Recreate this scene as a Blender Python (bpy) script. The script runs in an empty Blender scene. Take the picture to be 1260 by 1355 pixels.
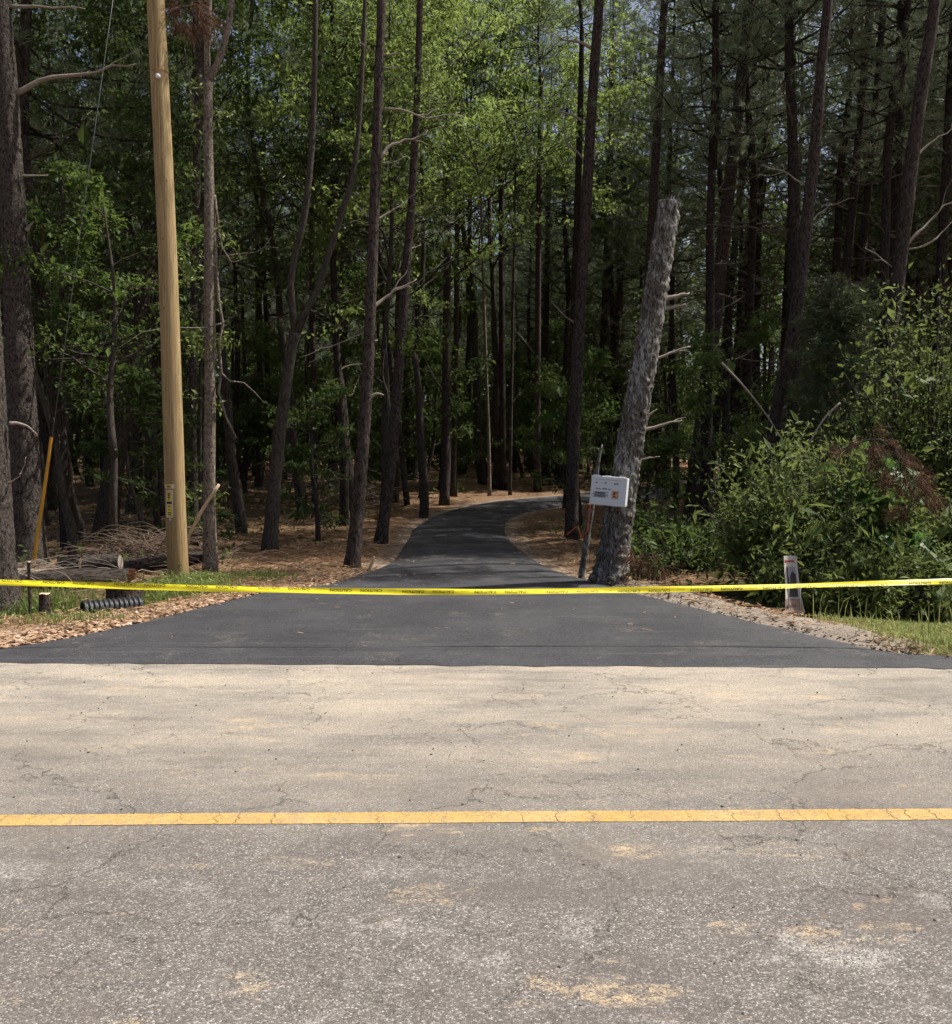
import bpy, math, random
import numpy as np
from mathutils import Vector, noise as mnoise

R = math.radians
random.seed(7)
rng = np.random.default_rng(7)
scene = bpy.context.scene
COL = scene.collection

# ------------------------------------------------------------------ camera, sky, sun, exposure
F_PX, CX, CY, HORIZON, EYE = 1200.0, 630.0, 677.5, 600.0, 1.65
PITCH = math.atan((CY - HORIZON) / F_PX)
cam_data = bpy.data.cameras.new('camera')
cam = bpy.data.objects.new('camera', cam_data)
COL.objects.link(cam)
cam.location = (0, 0, EYE)
cam.rotation_euler = (math.pi / 2 - PITCH, 0, 0)
cam_data.sensor_fit = 'HORIZONTAL'
cam_data.sensor_width = 36
cam_data.lens = 36 * F_PX / 1260
cam_data.clip_end = 2000
cam_data.clip_start = 0.05
scene.camera = cam

SUN_EL, SUN_PHI = 57.0, 17.0          # phi: degrees from +X (camera's right) towards +Y (into the wood)
world = bpy.data.worlds.new('World')
scene.world = world
world.use_nodes = True
wn = world.node_tree.nodes
sky = wn.new('ShaderNodeTexSky')
sky.sky_type = 'NISHITA'
sky.sun_disc = False
sky.sun_elevation = R(SUN_EL)
sky.sun_rotation = R(90 - SUN_PHI)
sky.air_density = 0.8
sky.dust_density = 5.0
wn['Background'].inputs['Strength'].default_value = 0.1
world.node_tree.links.new(sky.outputs[0], wn['Background'].inputs['Color'])

sd = bpy.data.lights.new('sun', 'SUN')
sd.energy = 5.0
sd.angle = R(0.53)
sd.color = (1.0, 0.955, 0.88)
sun = bpy.data.objects.new('sun', sd)
COL.objects.link(sun)
SUN_DIR = Vector((math.cos(R(SUN_PHI)) * math.cos(R(SUN_EL)), math.sin(R(SUN_PHI)) * math.cos(R(SUN_EL)), math.sin(R(SUN_EL))))
sun.rotation_euler = SUN_DIR.to_track_quat('Z', 'Y').to_euler()
sun.location = SUN_DIR * 60

vs = scene.view_settings
vs.view_transform = 'Standard'
vs.look = 'None'
vs.gamma = 1
vs.exposure = 0.5
vs.use_curve_mapping = False
scene.cycles.use_denoising = True
scene.cycles.max_bounces = 5
scene.cycles.diffuse_bounces = 3
scene.cycles.glossy_bounces = 2
scene.cycles.transmission_bounces = 4
scene.cycles.sample_clamp_indirect = 6
scene.cycles.use_adaptive_sampling = True
scene.cycles.adaptive_threshold = 0.02
scene.cycles.caustics_reflective = False
scene.cycles.caustics_refractive = False

# ------------------------------------------------------------------ pixel -> place (the photograph's 1260 x 1355 grid)
CP, SP = math.cos(PITCH), math.sin(PITCH)
def ray(px, py):
    u = CY - py
    return np.array([px - CX, CP * F_PX + SP * u, -SP * F_PX + CP * u])
def at_depth(px, py, Y):
    d = ray(px, py)
    return np.array([0, 0, EYE]) + d * (Y / d[1])
ZY = np.array([-50, 7, 10, 14, 20, 24, 28, 32, 40, 60, 90, 150, 400.])
ZZ = np.array([0, 0, -.03, -.12, -.25, -.17, .03, .25, .48, .62, 1.6, 4.5, 14.])
def zd(y): return np.interp(y, ZY, ZZ)
def on_profile(px, py):
    d = ray(px, py)
    t = np.linspace(2, 140, 6000) / d[1]
    z = EYE + d[2] * t
    k = np.argmax(z < zd(d[1] * t))
    return np.array([d[0] * t[k], d[1] * t[k]])

# ------------------------------------------------------------------ the drive's outline
LPX = [(-260, 873), (-40, 866), (0, 860), (100, 844), (200, 822), (300, 797), (345, 786), (430, 776), (490, 758), (520, 745), (528, 735), (540, 715),
       (548, 700), (570, 686), (600, 675), (640, 666), (700, 660), (760, 655), (800, 650)]
RPX = [(1560, 900), (1330, 884), (1260, 875), (1160, 862), (1100, 848), (1040, 834), (960, 815), (880, 796), (830, 783), (790, 771), (750, 762), (720, 750),
       (700, 738), (680, 722), (668, 705), (667, 695), (673, 687), (692, 679), (720, 673), (760, 668), (800, 664)]
LE = np.array([on_profile(*p) for p in LPX])
RE = np.array([on_profile(*p) for p in RPX])
LE = np.vstack([LE, [[9.5, 38], [14.5, 50], [17.5, 66], [18, 90]]])
RE = np.vstack([RE, [[9.0, 31], [14.5, 38], [19.0, 52], [21.5, 68], [22, 90]]])
DRIVE = np.vstack([LE, RE[::-1]])
def seg_dist(P, poly, closed=True):
    A = poly if closed else poly[:-1]
    B = np.roll(poly, -1, axis=0) if closed else poly[1:]
    best = np.full(len(P), 1e9)
    for a, b in zip(A, B):
        ab = b - a
        t = np.clip(((P - a) @ ab) / max(ab @ ab, 1e-9), 0, 1)
        best = np.minimum(best, np.linalg.norm(P - (a + t[:, None] * ab), axis=1))
    return best
def inside(P, poly):
    r = np.zeros(len(P), bool)
    for (x1, y1), (x2, y2) in zip(poly, np.roll(poly, -1, axis=0)):
        c = (y1 > P[:, 1]) != (y2 > P[:, 1])
        with np.errstate(divide='ignore', invalid='ignore'):
            xi = (x2 - x1) * (P[:, 1] - y1) / (y2 - y1) + x1
        r ^= c & (P[:, 0] < xi)
    return r
def drive_dist(P):
    P = np.atleast_2d(P)
    d = seg_dist(P, DRIVE)
    return np.where(inside(P, DRIVE), -d, d)
def sstep(a, b, x):
    t = np.clip((x - a) / (b - a), 0, 1)
    return t * t * (3 - 2 * t)
def wob(x, y, s, o):
    return (np.sin(x * s + o) * np.cos(y * s * 1.13 + o * 2.1) + .6 * np.sin(x * s * 2.3 - y * s * 1.7 + o) + .4 * np.sin(y * s * 3.1 + x * s * 2.9 + o * 3)) / 2
ROAD_FAR = 7.02
def ground_z(x, y):
    x = np.atleast_1d(np.asarray(x, float)); y = np.atleast_1d(np.asarray(y, float))
    z = zd(y)
    dd = drive_dist(np.stack([x, y], 1))
    off = sstep(0.0, 1.6, dd) * sstep(ROAD_FAR, ROAD_FAR + 1.2, y)
    z = z + off * (.07 * wob(x, y, .8, .3) + .025 * wob(x, y, 3.1, 1.7) + .012 * wob(x, y, 8.3, 4.1))
    z = z - off * .38 * np.exp(-((x + 5.3) / 1.5) ** 2 - ((y - 10.4) / .65) ** 2)
    z = z + .07 * np.exp(-((dd - .28) / .22) ** 2) * (x > 1.6) * sstep(13, 12, y) * sstep(7.2, 7.8, y) * (1 + .6 * wob(x, y, 4., .5))
    z = z - sstep(.45, 1.5, dd) * .55 * np.exp(-((x - 6.2) / 3.2) ** 2 - ((y - 10.4) / 1.3) ** 2)
    z = z + off * .10 * np.exp(-((dd - .8) / .6) ** 2) * (y > 13)
    far = sstep(30, 110, y)
    z = z + far * .5 * wob(x, y, .06, 2.)
    z = z - .03 * (y < ROAD_FAR)
    z = z - .02 * (dd < 0)
    return z
def gz(x, y): return float(ground_z(x, y)[0])
def on_ground(px, py):
    d = ray(px, py)
    t = np.concatenate([np.linspace(2, 40, 1600), np.linspace(40, 160, 800)]) / d[1]
    z = EYE + d[2] * t
    k = np.argmax(z < ground_z(d[0] * t, d[1] * t))
    return np.array([d[0] * t[k], d[1] * t[k], gz(d[0] * t[k], d[1] * t[k])])

# ------------------------------------------------------------------ mesh building
class MB:
    def __init__(s):
        s.v, s.q, s.t, s.n = [], [], [], 0
    def verts(s, V):
        V = np.asarray(V, float).reshape(-1, 3)
        o = s.n
        s.v.append(V); s.n += len(V)
        return o
    def quads(s, I, m=0, tint=None):
        I = np.asarray(I, int).reshape(-1, 4)
        s.q.append((I, m, np.full(len(I), .5) if tint is None else np.broadcast_to(tint, (len(I),))))
    def tris(s, I, m=0, tint=None):
        I = np.asarray(I, int).reshape(-1, 3)
        s.t.append((I, m, np.full(len(I), .5) if tint is None else np.broadcast_to(tint, (len(I),))))
    def tube(s, pts, rad, sides=8, m=0, caps=True, rough=0., seed=0., tint=None, plate=0., cell=(26., 8.)):
        P = np.asarray(pts, float); rad = np.broadcast_to(np.asarray(rad, float), (len(P),))
        T = np.gradient(P, axis=0)
        T /= np.linalg.norm(T, axis=1)[:, None] + 1e-12
        ref = np.array([0, 1., 0]) if abs(T[0, 1]) < .8 else np.array([1., 0, 0])
        a = np.linspace(0, 2 * math.pi, sides, endpoint=False)
        V = []
        for i in range(len(P)):
            n1 = np.cross(T[i], ref); n1 /= np.linalg.norm(n1) + 1e-12
            n2 = np.cross(T[i], n1)
            rr = np.full(sides, rad[i])
            if rough:
                rr = rr * (1 + rough * np.array([mnoise.noise((math.cos(k) * 1.6 + seed, math.sin(k) * 1.6, i * .35 + seed)) for k in a]))
            if plate:
                for q in range(sides):
                    w = P[i] + rr[q] * (math.cos(a[q]) * n1 + math.sin(a[q]) * n2)
                    p = Vector((w[0] * cell[0], w[1] * cell[0], w[2] * cell[1])) + mnoise.noise_vector(Vector((w[0] * 9, w[1] * 9, w[2] * 6))) * .55
                    d = mnoise.voronoi(p)[0]
                    rr[q] += plate * (min((d[1] - d[0]) * 2.2, 1.) - .6) + plate * .35 * mnoise.noise(p * 2.3)
            V.append(P[i] + rr[:, None] * (np.cos(a)[:, None] * n1 + np.sin(a)[:, None] * n2))
        o = s.verts(np.concatenate(V))
        k = np.arange(sides); k2 = (k + 1) % sides
        for i in range(len(P) - 1):
            s.quads(np.stack([o + i * sides + k, o + i * sides + k2, o + (i + 1) * sides + k2, o + (i + 1) * sides + k], 1), m, tint)
        if caps:
            for i, flip in ((0, True), (len(P) - 1, False)):
                c = s.verts(P[i][None])
                b = o + i * sides
                tri = np.stack([np.full(sides, c), b + k, b + k2], 1)
                s.tris(tri[:, ::-1] if flip else tri, m, tint)
        return o
    def box(s, lo, hi, m=0):
        (x0, y0, z0), (x1, y1, z1) = lo, hi
        o = s.verts([(x0, y0, z0), (x1, y0, z0), (x1, y1, z0), (x0, y1, z0), (x0, y0, z1), (x1, y0, z1), (x1, y1, z1), (x0, y1, z1)])
        s.quads(o + np.array([(0, 3, 2, 1), (4, 5, 6, 7), (0, 1, 5, 4), (1, 2, 6, 5), (2, 3, 7, 6), (3, 0, 4, 7)]), m)
    def leaves(s, P, L, W, m=0, up=.6, out=None, outw=0., droop=.2, tint=None, fold=.18, lsd=.3):
        P = np.asarray(P, float); n = len(P)
        if n == 0: return
        d = rng.normal(size=(n, 3)); d[:, 2] -= droop
        if out is not None: d = d * (1 - outw) + out * outw * 1.6
        d /= np.linalg.norm(d, axis=1)[:, None]
        nrm = rng.normal(size=(n, 3)) * (1 - up); nrm[:, 2] += up * 1.2
        sd_ = np.cross(d, nrm); sd_ /= np.linalg.norm(sd_, axis=1)[:, None] + 1e-9
        nn = np.cross(sd_, d)
        l = (L * np.exp(rng.normal(size=n) * lsd))[:, None]; w = l * (W / L)
        A = P; B = P + d * l * .45 + sd_ * w * .5 + nn * w * fold; C = P + d * l; D = P + d * l * .45 - sd_ * w * .5 + nn * w * fold
        o = s.verts(np.stack([A, B, C, D], 1).reshape(-1, 3))
        s.quads(o + np.arange(4 * n).reshape(n, 4), m, rng.random(n) if tint is None else tint)
    def needles(s, P, D, L, W, k=12, spread=.6, m=0, tint=None):
        """tufts of long needles at P pointing along D"""
        P = np.asarray(P, float); n = len(P)
        d = np.repeat(D, k, 0) + rng.normal(size=(n * k, 3)) * spread
        d[:, 2] -= .08
        d /= np.linalg.norm(d, axis=1)[:, None]
        b = np.repeat(P, k, 0) + rng.normal(size=(n * k, 3)) * .03
        sd_ = np.cross(d, rng.normal(size=(n * k, 3))); sd_ /= np.linalg.norm(sd_, axis=1)[:, None] + 1e-9
        l = L * rng.uniform(.7, 1.25, (n * k, 1))
        o = s.verts(np.stack([b + sd_ * W * .5, b - sd_ * W * .5, b + d * l], 1).reshape(-1, 3))
        tt = np.repeat(rng.random(n), k) * .7 + rng.random(n * k) * .3 if tint is None else tint
        s.tris(o + np.arange(3 * n * k).reshape(-1, 3), m, tt)
    def blades(s, P, H, W, lean=.5, m=0):
        P = np.asarray(P, float); n = len(P)
        a = rng.uniform(0, 2 * math.pi, n); h = (H * rng.uniform(.45, 1.25, n))[:, None]
        dr = np.stack([np.cos(a), np.sin(a), np.zeros(n)], 1); ln = (lean * rng.random(n))[:, None]
        sd_ = np.stack([-np.sin(a), np.cos(a), np.zeros(n)], 1) * W * .5
        up = np.array([0, 0, 1.])
        M1 = P + up * h * .55 + dr * h * ln * .35; T_ = P + up * h * (1 - ln * .45) + dr * h * ln
        o = s.verts(np.stack([P - sd_, P + sd_, M1 + sd_ * .8, M1 - sd_ * .8, T_], 1).reshape(-1, 3))
        i = o + np.arange(n)[:, None] * 5
        tt = rng.random(n)
        s.quads(i + np.array([0, 1, 2, 3]), m, tt); s.tris(i + np.array([3, 2, 4]), m, tt)
    def mesh(s, name, mats, smooth=False):
        me = bpy.data.meshes.new(name)
        V = np.concatenate(s.v)
        nq = sum(len(a[0]) for a in s.q); nt = sum(len(a[0]) for a in s.t)
        loops = np.concatenate([a[0].ravel() for a in s.q] + [a[0].ravel() for a in s.t])
        me.vertices.add(len(V)); me.vertices.foreach_set('co', V.ravel().astype(np.float32))
        me.loops.add(len(loops)); me.loops.foreach_set('vertex_index', loops.astype(np.int32))
        me.polygons.add(nq + nt)
        tot = np.concatenate([np.full(nq, 4), np.full(nt, 3)]).astype(np.int32)
        me.polygons.foreach_set('loop_start', np.concatenate([[0], np.cumsum(tot)[:-1]]).astype(np.int32))
        mi = np.concatenate([np.full(len(a[0]), a[1]) for a in s.q] + [np.full(len(a[0]), a[1]) for a in s.t]).astype(np.int32)
        me.polygons.foreach_set('material_index', mi)
        sm = np.isin(mi, smooth) if isinstance(smooth, (list, tuple)) else np.full(nq + nt, bool(smooth))
        me.polygons.foreach_set('use_smooth', sm)
        at = me.attributes.new('tint', 'FLOAT', 'FACE')
        at.data.foreach_set('value', np.concatenate([a[2] for a in s.q] + [a[2] for a in s.t]).astype(np.float32))
        for mt in (mats if isinstance(mats, (list, tuple)) else [mats]): me.materials.append(mt)
        me.update(calc_edges=True)
        me.validate()
        return me
    def build(s, name, mats, parent=None, smooth=False):
        return link(name, s.mesh(name, mats, smooth), parent)
def link(name, data, parent=None, loc=None, rot=None, scale=None):
    o = bpy.data.objects.new(name, data)
    COL.objects.link(o)
    if parent: o.parent = parent
    if loc is not None: o.location = loc
    if rot is not None: o.rotation_euler = rot
    if scale is not None: o.scale = (scale,) * 3 if np.isscalar(scale) else scale
    return o
def tag(o, label=None, cat=None, group=None, kind=None):
    if label: o['label'] = label
    if cat: o['category'] = cat
    if group: o['group'] = group
    if kind: o['kind'] = kind
    return o
def thing(name, label, cat, loc, group=None, rz=0.):
    o = bpy.data.objects.new(name, None)
    o.empty_display_size = .1
    COL.objects.link(o)
    o.location = loc; o.rotation_euler = (0, 0, rz)
    return tag(o, label, cat, group)

# ------------------------------------------------------------------ materials
class NT:
    def __init__(s, name):
        s.m = bpy.data.materials.new(name); s.m.use_nodes = True
        s.t = s.m.node_tree; s.b = s.t.nodes['Principled BSDF']; s.out = s.t.nodes['Material Output']
    def n(s, typ, **kw):
        nd = s.t.nodes.new('ShaderNode' + typ)
        for k, v in kw.items():
            if k in nd.bl_rna.properties and k not in nd.inputs: setattr(nd, k, v)
            else: s.set(nd.inputs[k.replace('_', ' ')] if isinstance(k, str) and k.replace('_', ' ') in nd.inputs else nd.inputs[k], v)
        return nd
    def set(s, sock, v):
        if hasattr(v, 'is_linked'): s.t.links.new(v, sock)
        elif isinstance(v, bpy.types.Node): s.t.links.new(v.outputs[0], sock)
        else: sock.default_value = v
    def coord(s, kind='Object', scale=(1, 1, 1), rot=(0, 0, 0)):
        tc = s.n('TexCoord'); mp = s.n('Mapping')
        s.t.links.new(tc.outputs[kind], mp.inputs['Vector'])
        mp.inputs['Scale'].default_value = scale; mp.inputs['Rotation'].default_value = rot
        return mp.outputs[0]
    def noise(s, vec, scale, detail=4, rough=.55, dist=0.):
        nd = s.n('TexNoise'); s.set(nd.inputs['Vector'], vec)
        nd.inputs['Scale'].default_value = scale; nd.inputs['Detail'].default_value = detail
        nd.inputs['Roughness'].default_value = rough; nd.inputs['Distortion'].default_value = dist
        return nd.outputs['Fac']
    def voro(s, vec, scale, feature='F1', out='Distance', rand=1.):
        nd = s.n('TexVoronoi'); nd.feature = feature
        s.set(nd.inputs['Vector'], vec); nd.inputs['Scale'].default_value = scale; nd.inputs['Randomness'].default_value = rand
        return nd.outputs[out]
    def ramp(s, fac, stops):
        nd = s.n('ValToRGB'); s.set(nd.inputs[0], fac)
        el = nd.color_ramp.elements
        while len(el) < len(stops): el.new(.5)
        for e, (p, c) in zip(el, stops):
            e.position = p; e.color = (c, c, c, 1) if np.isscalar(c) else (*c, 1)
        return nd.outputs[0]
    def mix(s, fac, a, b, mode='MIX'):
        nd = s.n('MixRGB'); nd.blend_type = mode
        s.set(nd.inputs[0], fac)
        for k, v in ((1, a), (2, b)):
            if isinstance(v, tuple): nd.inputs[k].default_value = (*v, 1) if len(v) == 3 else v
            else: s.set(nd.inputs[k], v)
        return nd.outputs[0]
    def math(s, op, a, b=0., c=None):
        nd = s.n('Math'); nd.operation = op; s.set(nd.inputs[0], a); s.set(nd.inputs[1], b)
        if c is not None: s.set(nd.inputs[2], c)
        return nd.outputs[0]
    def bump(s, h, strength=.5, dist=.02):
        nd = s.n('Bump'); s.set(nd.inputs['Height'], h)
        nd.inputs['Strength'].default_value = strength; nd.inputs['Distance'].default_value = dist
        s.t.links.new(nd.outputs[0], s.b.inputs['Normal'])
    def attr(s, name, out='Fac'):
        nd = s.n('Attribute'); nd.attribute_name = name
        return nd.outputs[out]
    def fin(s, col, rough=.8, spec=.3):
        if isinstance(col, tuple): s.b.inputs['Base Color'].default_value = (*col, 1)
        else: s.set(s.b.inputs['Base Color'], col)
        s.set(s.b.inputs['Roughness'], rough)
        s.b.inputs['Specular IOR Level'].default_value = spec
        return s.m

def plain(name, col, rough=.6, spec=.3, var=.12, scale=30.):
    k = NT(name)
    n = k.noise(k.coord(), scale)
    c = k.mix(n, tuple(x * (1 - var) for x in col), tuple(min(1, x * (1 + var)) for x in col))
    return k.fin(c, rough, spec)
def leaf_mat(name, dark, mid, light, trans=.35, rough=.5, spec=.35):
    k = NT(name)
    f = k.attr('tint')
    oi = k.n('ObjectInfo')
    f2 = k.math('ADD', k.math('MULTIPLY', f, .8), k.math('MULTIPLY', oi.outputs['Random'], .2))
    c = k.ramp(f2, [(0, dark), (.5, mid), (1, light)])
    k.fin(c, rough, spec)
    tr = k.n('BsdfTranslucent')
    k.set(tr.inputs['Color'], k.mix(.5, c, tuple(min(1, x * 1.6) for x in light)))
    ms = k.n('MixShader'); ms.inputs[0].default_value = trans
    k.t.links.new(k.b.outputs[0], ms.inputs[1]); k.t.links.new(tr.outputs[0], ms.inputs[2])
    k.t.links.new(ms.outputs[0], k.out.inputs['Surface'])
    return k.m
def bark_mat(name, crack, mid, light, sx=9., sz=2.2, lich=None, lich_amt=.5, bump=1., zone=0.):
    k = NT(name)
    v = k.coord('Object', (sx, sx, sz))
    dn = k.n('TexNoise'); k.set(dn.inputs['Vector'], v); dn.inputs['Scale'].default_value = 2.2; dn.inputs['Detail'].default_value = 5
    vv = k.n('VectorMath'); vv.operation = 'MULTIPLY_ADD'
    k.t.links.new(dn.outputs['Color'], vv.inputs[0]); vv.inputs[1].default_value = (.9, .9, .9); k.set(vv.inputs[2], v)
    e = k.ramp(k.voro(vv.outputs[0], 2.3, 'DISTANCE_TO_EDGE'), [(0, 0), (.34, 1)])
    n1 = k.ramp(k.noise(v, 2.6, 8, .72, .5), [(.36, 0), (.60, 1)])
    fine = k.noise(k.coord('Object', (sx * 3, sx * 3, sz * 2.2)), 2.8, 7, .7)
    h = k.math('ADD', k.math('MULTIPLY', e, .38), k.math('MULTIPLY', n1, .62))
    plate = k.mix(k.ramp(fine, [(.34, 0), (.68, 1)]), mid, light)
    if lich:
        big = k.noise(k.coord('Object', (sx * .8, sx * .8, sz * .9)), 1.9, 7, .75)
        if zone:
            big = k.math('ADD', big, k.math('MULTIPLY_ADD', k.noise(k.coord('Object', (3, 3, 1.6)), 1.3, 4, .6), zone, -zone * .5))
        plate = k.mix(k.ramp(big, [(1 - lich_amt - .06, 0), (1 - lich_amt + .06, 1)]), plate, k.mix(fine, tuple(x * .6 for x in lich), tuple(x * 1.25 for x in lich)))
    c = k.mix(k.ramp(h, [(.12, 0), (.62, 1)]), crack, plate)
    k.bump(k.math('ADD', h, k.math('MULTIPLY', fine, .45)), bump, .03)
    return k.fin(c, .9, .15)

M = {}
# old sandy road
def road_material():
    k = NT('old_asphalt')
    v = k.coord('Object')
    geo = k.n('SeparateXYZ'); k.set(geo.inputs[0], v)
    sepr = k.n('SeparateColor'); k.set(sepr.inputs[0], k.voro(v, 175, 'F1', 'Color'))
    dcell = k.voro(v, 175, 'F1', 'Distance')
    speck = k.ramp(sepr.outputs[0], [(0, (.055, .050, .046)), (.4, (.108, .099, .091)), (.75, (.195, .180, .165)), (.93, (.36, .34, .315)), (1, (.56, .54, .51))])
    speck = k.mix(k.ramp(dcell, [(.35, 0), (.8, .7)]), speck, (.085, .073, .065))          # dark binder between the stones
    mid = k.noise(v, 11, 6, .72)
    c = k.mix(.28, speck, k.ramp(mid, [(.3, (.08, .072, .064)), (.7, (.24, .218, .196))]))
    patch = k.noise(k.coord('Object', (.6, 1, 1), (0, 0, .3)), 1.3, 7, .68)
    c = k.mix(k.ramp(patch, [(.34, .66), (.52, 0)]), c, (.105, .09, .082))
    # pale scuffed patches: the binder worn off the stone tops
    pale = k.noise(k.coord('Object', (.8, 1.2, 1), (0, 0, .35)), 1.9, 8, .75)
    c = k.mix(k.math('MULTIPLY', k.math('MULTIPLY', k.ramp(pale, [(.55, 0), (.70, .7)]), k.ramp(k.math('MULTIPLY', geo.outputs[1], .2), [(.60, 1), (.82, .25)])), k.ramp(k.math('ADD', k.math('MULTIPLY', sepr.outputs[1], .6), k.math('MULTIPLY', k.noise(v, 38, 4, .75), .8)), [(.62, 0), (.78, 1)])), c, (.55, .525, .49))
    # fine sand washed over the far lane
    yy = k.math('ADD', geo.outputs[1], k.math('MULTIPLY_ADD', k.noise(k.coord('Object', (.5, 1, 1)), .8, 7, .68), 3.0, -1.5))
    sandf = k.n('MapRange'); sandf.inputs[1].default_value = 3.3; sandf.inputs[2].default_value = 6.2; k.set(sandf.inputs[0], yy)
    streak = k.noise(k.coord('Object', (.45, 1.5, 1), (0, 0, -.08)), 1.6, 8, .70)
    sand = k.ramp(streak, [(.3, (.21, .193, .167)), (.46, (.33, .296, .242)), (.60, (.45, .388, .305)), (.74, (.53, .435, .315))])
    sand = k.mix(k.ramp(sepr.outputs[2], [(.3, .6), (.7, 0)]), sand, (.155, .138, .12))
    sand = k.mix(k.ramp(sepr.outputs[1], [(.86, 0), (.97, .5)]), sand, (.64, .58, .50))
    c = k.mix(k.math('MULTIPLY', sandf.outputs[0], k.ramp(streak, [(.28, .45), (.5, .88)])), c, sand)
    ochre = k.noise(k.coord('Object', (.7, 1.5, 1), (0, 0, .15)), 1.7, 8, .74)
    oc = k.math('MULTIPLY', k.ramp(ochre, [(.575, 0), (.66, .8)]), k.ramp(k.math('ADD', k.noise(v, 30, 5, .75), k.math('MULTIPLY', sepr.outputs[0], .25)), [(.52, 0), (.68, 1)]))
    c = k.mix(oc, c, (.46, .35, .22))
    sm = k.noise(k.coord('Object', (.45, 1.6, 1), (0, 0, .1)), 1.3, 7, .7)
    c = k.mix(k.ramp(sm, [(.57, 0), (.70, .5)]), c, (.13, .113, .10))
    # connected hairline cracks, wider where the surface has broken up
    def net(scale, wdist, width, lo, hi, amt, ns):
        dn = k.n('TexNoise'); k.set(dn.inputs['Vector'], v); dn.inputs['Scale'].default_value = scale * 2.6; dn.inputs['Detail'].default_value = 7; dn.inputs['Roughness'].default_value = .65
        vv = k.n('VectorMath'); vv.operation = 'MULTIPLY_ADD'
        k.t.links.new(dn.outputs['Color'], vv.inputs[0]); vv.inputs[1].default_value = (wdist,) * 3; k.set(vv.inputs[2], v)
        ce = k.voro(vv.outputs[0], scale, 'DISTANCE_TO_EDGE')
        return k.math('MULTIPLY', k.ramp(ce, [(0, 1), (width, 0)]), k.ramp(k.noise(v, ns, 4, .6), [(lo, 0), (hi, amt)]))
    crack = k.math('MAXIMUM', net(1.1, .5, .0065, .44, .56, .8, .9), net(4.2, .16, .016, .53, .63, .7, 1.3))
    c = k.mix(crack, c, (.05, .043, .038))
    h = k.math('SUBTRACT', k.math('ADD', k.math('MULTIPLY', k.math('SUBTRACT', 1., dcell), .8), mid), k.math('MULTIPLY', crack, 2.))
    k.bump(h, .55, .005)
    return k.fin(c, .92, .15)
M['road'] = road_material()
def new_asphalt():
    k = NT('new_asphalt')
    v = k.coord('Object')
    a = k.n('SeparateColor'); k.set(a.inputs[0], k.voro(v, 85, 'F1', 'Color'))
    dc = k.voro(v, 85, 'F1', 'Distance')
    c = k.mix(a.outputs[0], (.020, .020, .023), (.064, .064, .069))
    big = k.noise(v, .9, 7, .68)
    c = k.mix(k.ramp(big, [(.36, .55), (.52, 0)]), c, (.022, .022, .026))
    c = k.mix(k.ramp(big, [(.5, 0), (.68, .5)]), c, (.072, .072, .076))
    rol = k.noise(k.coord('Object', (.25, 5, 1), (0, 0, .06)), 1.5, 6, .7)                 # roller passes
    c = k.mix(k.ramp(rol, [(.56, 0), (.66, .4)]), c, (.098, .095, .094))
    c = k.mix(k.ramp(rol, [(.32, .45), (.42, 0)]), c, (.018, .018, .021))
    dust = k.math('MULTIPLY', k.ramp(k.noise(v, 1.7, 7, .74), [(.56, 0), (.70, .6)]), k.ramp(a.outputs[1], [(.45, 0), (.9, 1)]))
    c = k.mix(dust, c, (.27, .235, .19))
    k.bump(k.math('ADD', k.math('SUBTRACT', a.outputs[0], dc), k.noise(v, 18, 5, .7)), .7, .008)
    return k.fin(c, .75, .35)
M['asphalt'] = new_asphalt()
def paint():
    k = NT('yellow_paint')
    v = k.coord('Object')
    w = k.noise(k.coord('Object', (.6, 1, 1)), 3.5, 6, .7)
    c = k.mix(k.ramp(w, [(.3, 0), (.7, 1)]), (.49, .285, .055), (.53, .355, .15))
    agg = k.n('SeparateColor'); k.set(agg.inputs[0], k.voro(v, 190, 'F1', 'Color'))
    worn = k.math('ADD', k.math('MULTIPLY', agg.outputs[0], .55), k.math('MULTIPLY', k.noise(v, 9, 6, .75), .75))
    c = k.mix(k.ramp(worn, [(.70, 0), (.82, .8)]), c, (.20, .165, .125))
    c = k.mix(k.ramp(agg.outputs[1], [(.0, .28), (.5, 0)]), c, (.36, .24, .10))
    dn = k.n('TexNoise'); k.set(dn.inputs['Vector'], v); dn.inputs['Scale'].default_value = 14; dn.inputs['Detail'].default_value = 5
    vv = k.n('VectorMath'); vv.operation = 'MULTIPLY_ADD'
    k.t.links.new(dn.outputs['Color'], vv.inputs[0]); vv.inputs[1].default_value = (.16, .16, .16); k.set(vv.inputs[2], v)
    ce = k.voro(vv.outputs[0], 7, 'DISTANCE_TO_EDGE')
    c = k.mix(k.math('MULTIPLY', k.ramp(ce, [(0, 1), (.02, 0)]), k.ramp(k.noise(v, 2.3, 3), [(.5, 0), (.62, .6)])), c, (.14, .10, .06))
    k.bump(k.math('ADD', agg.outputs[0], worn), .6, .005)
    return k.fin(c, .8, .25)
M['paint'] = paint()
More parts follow.
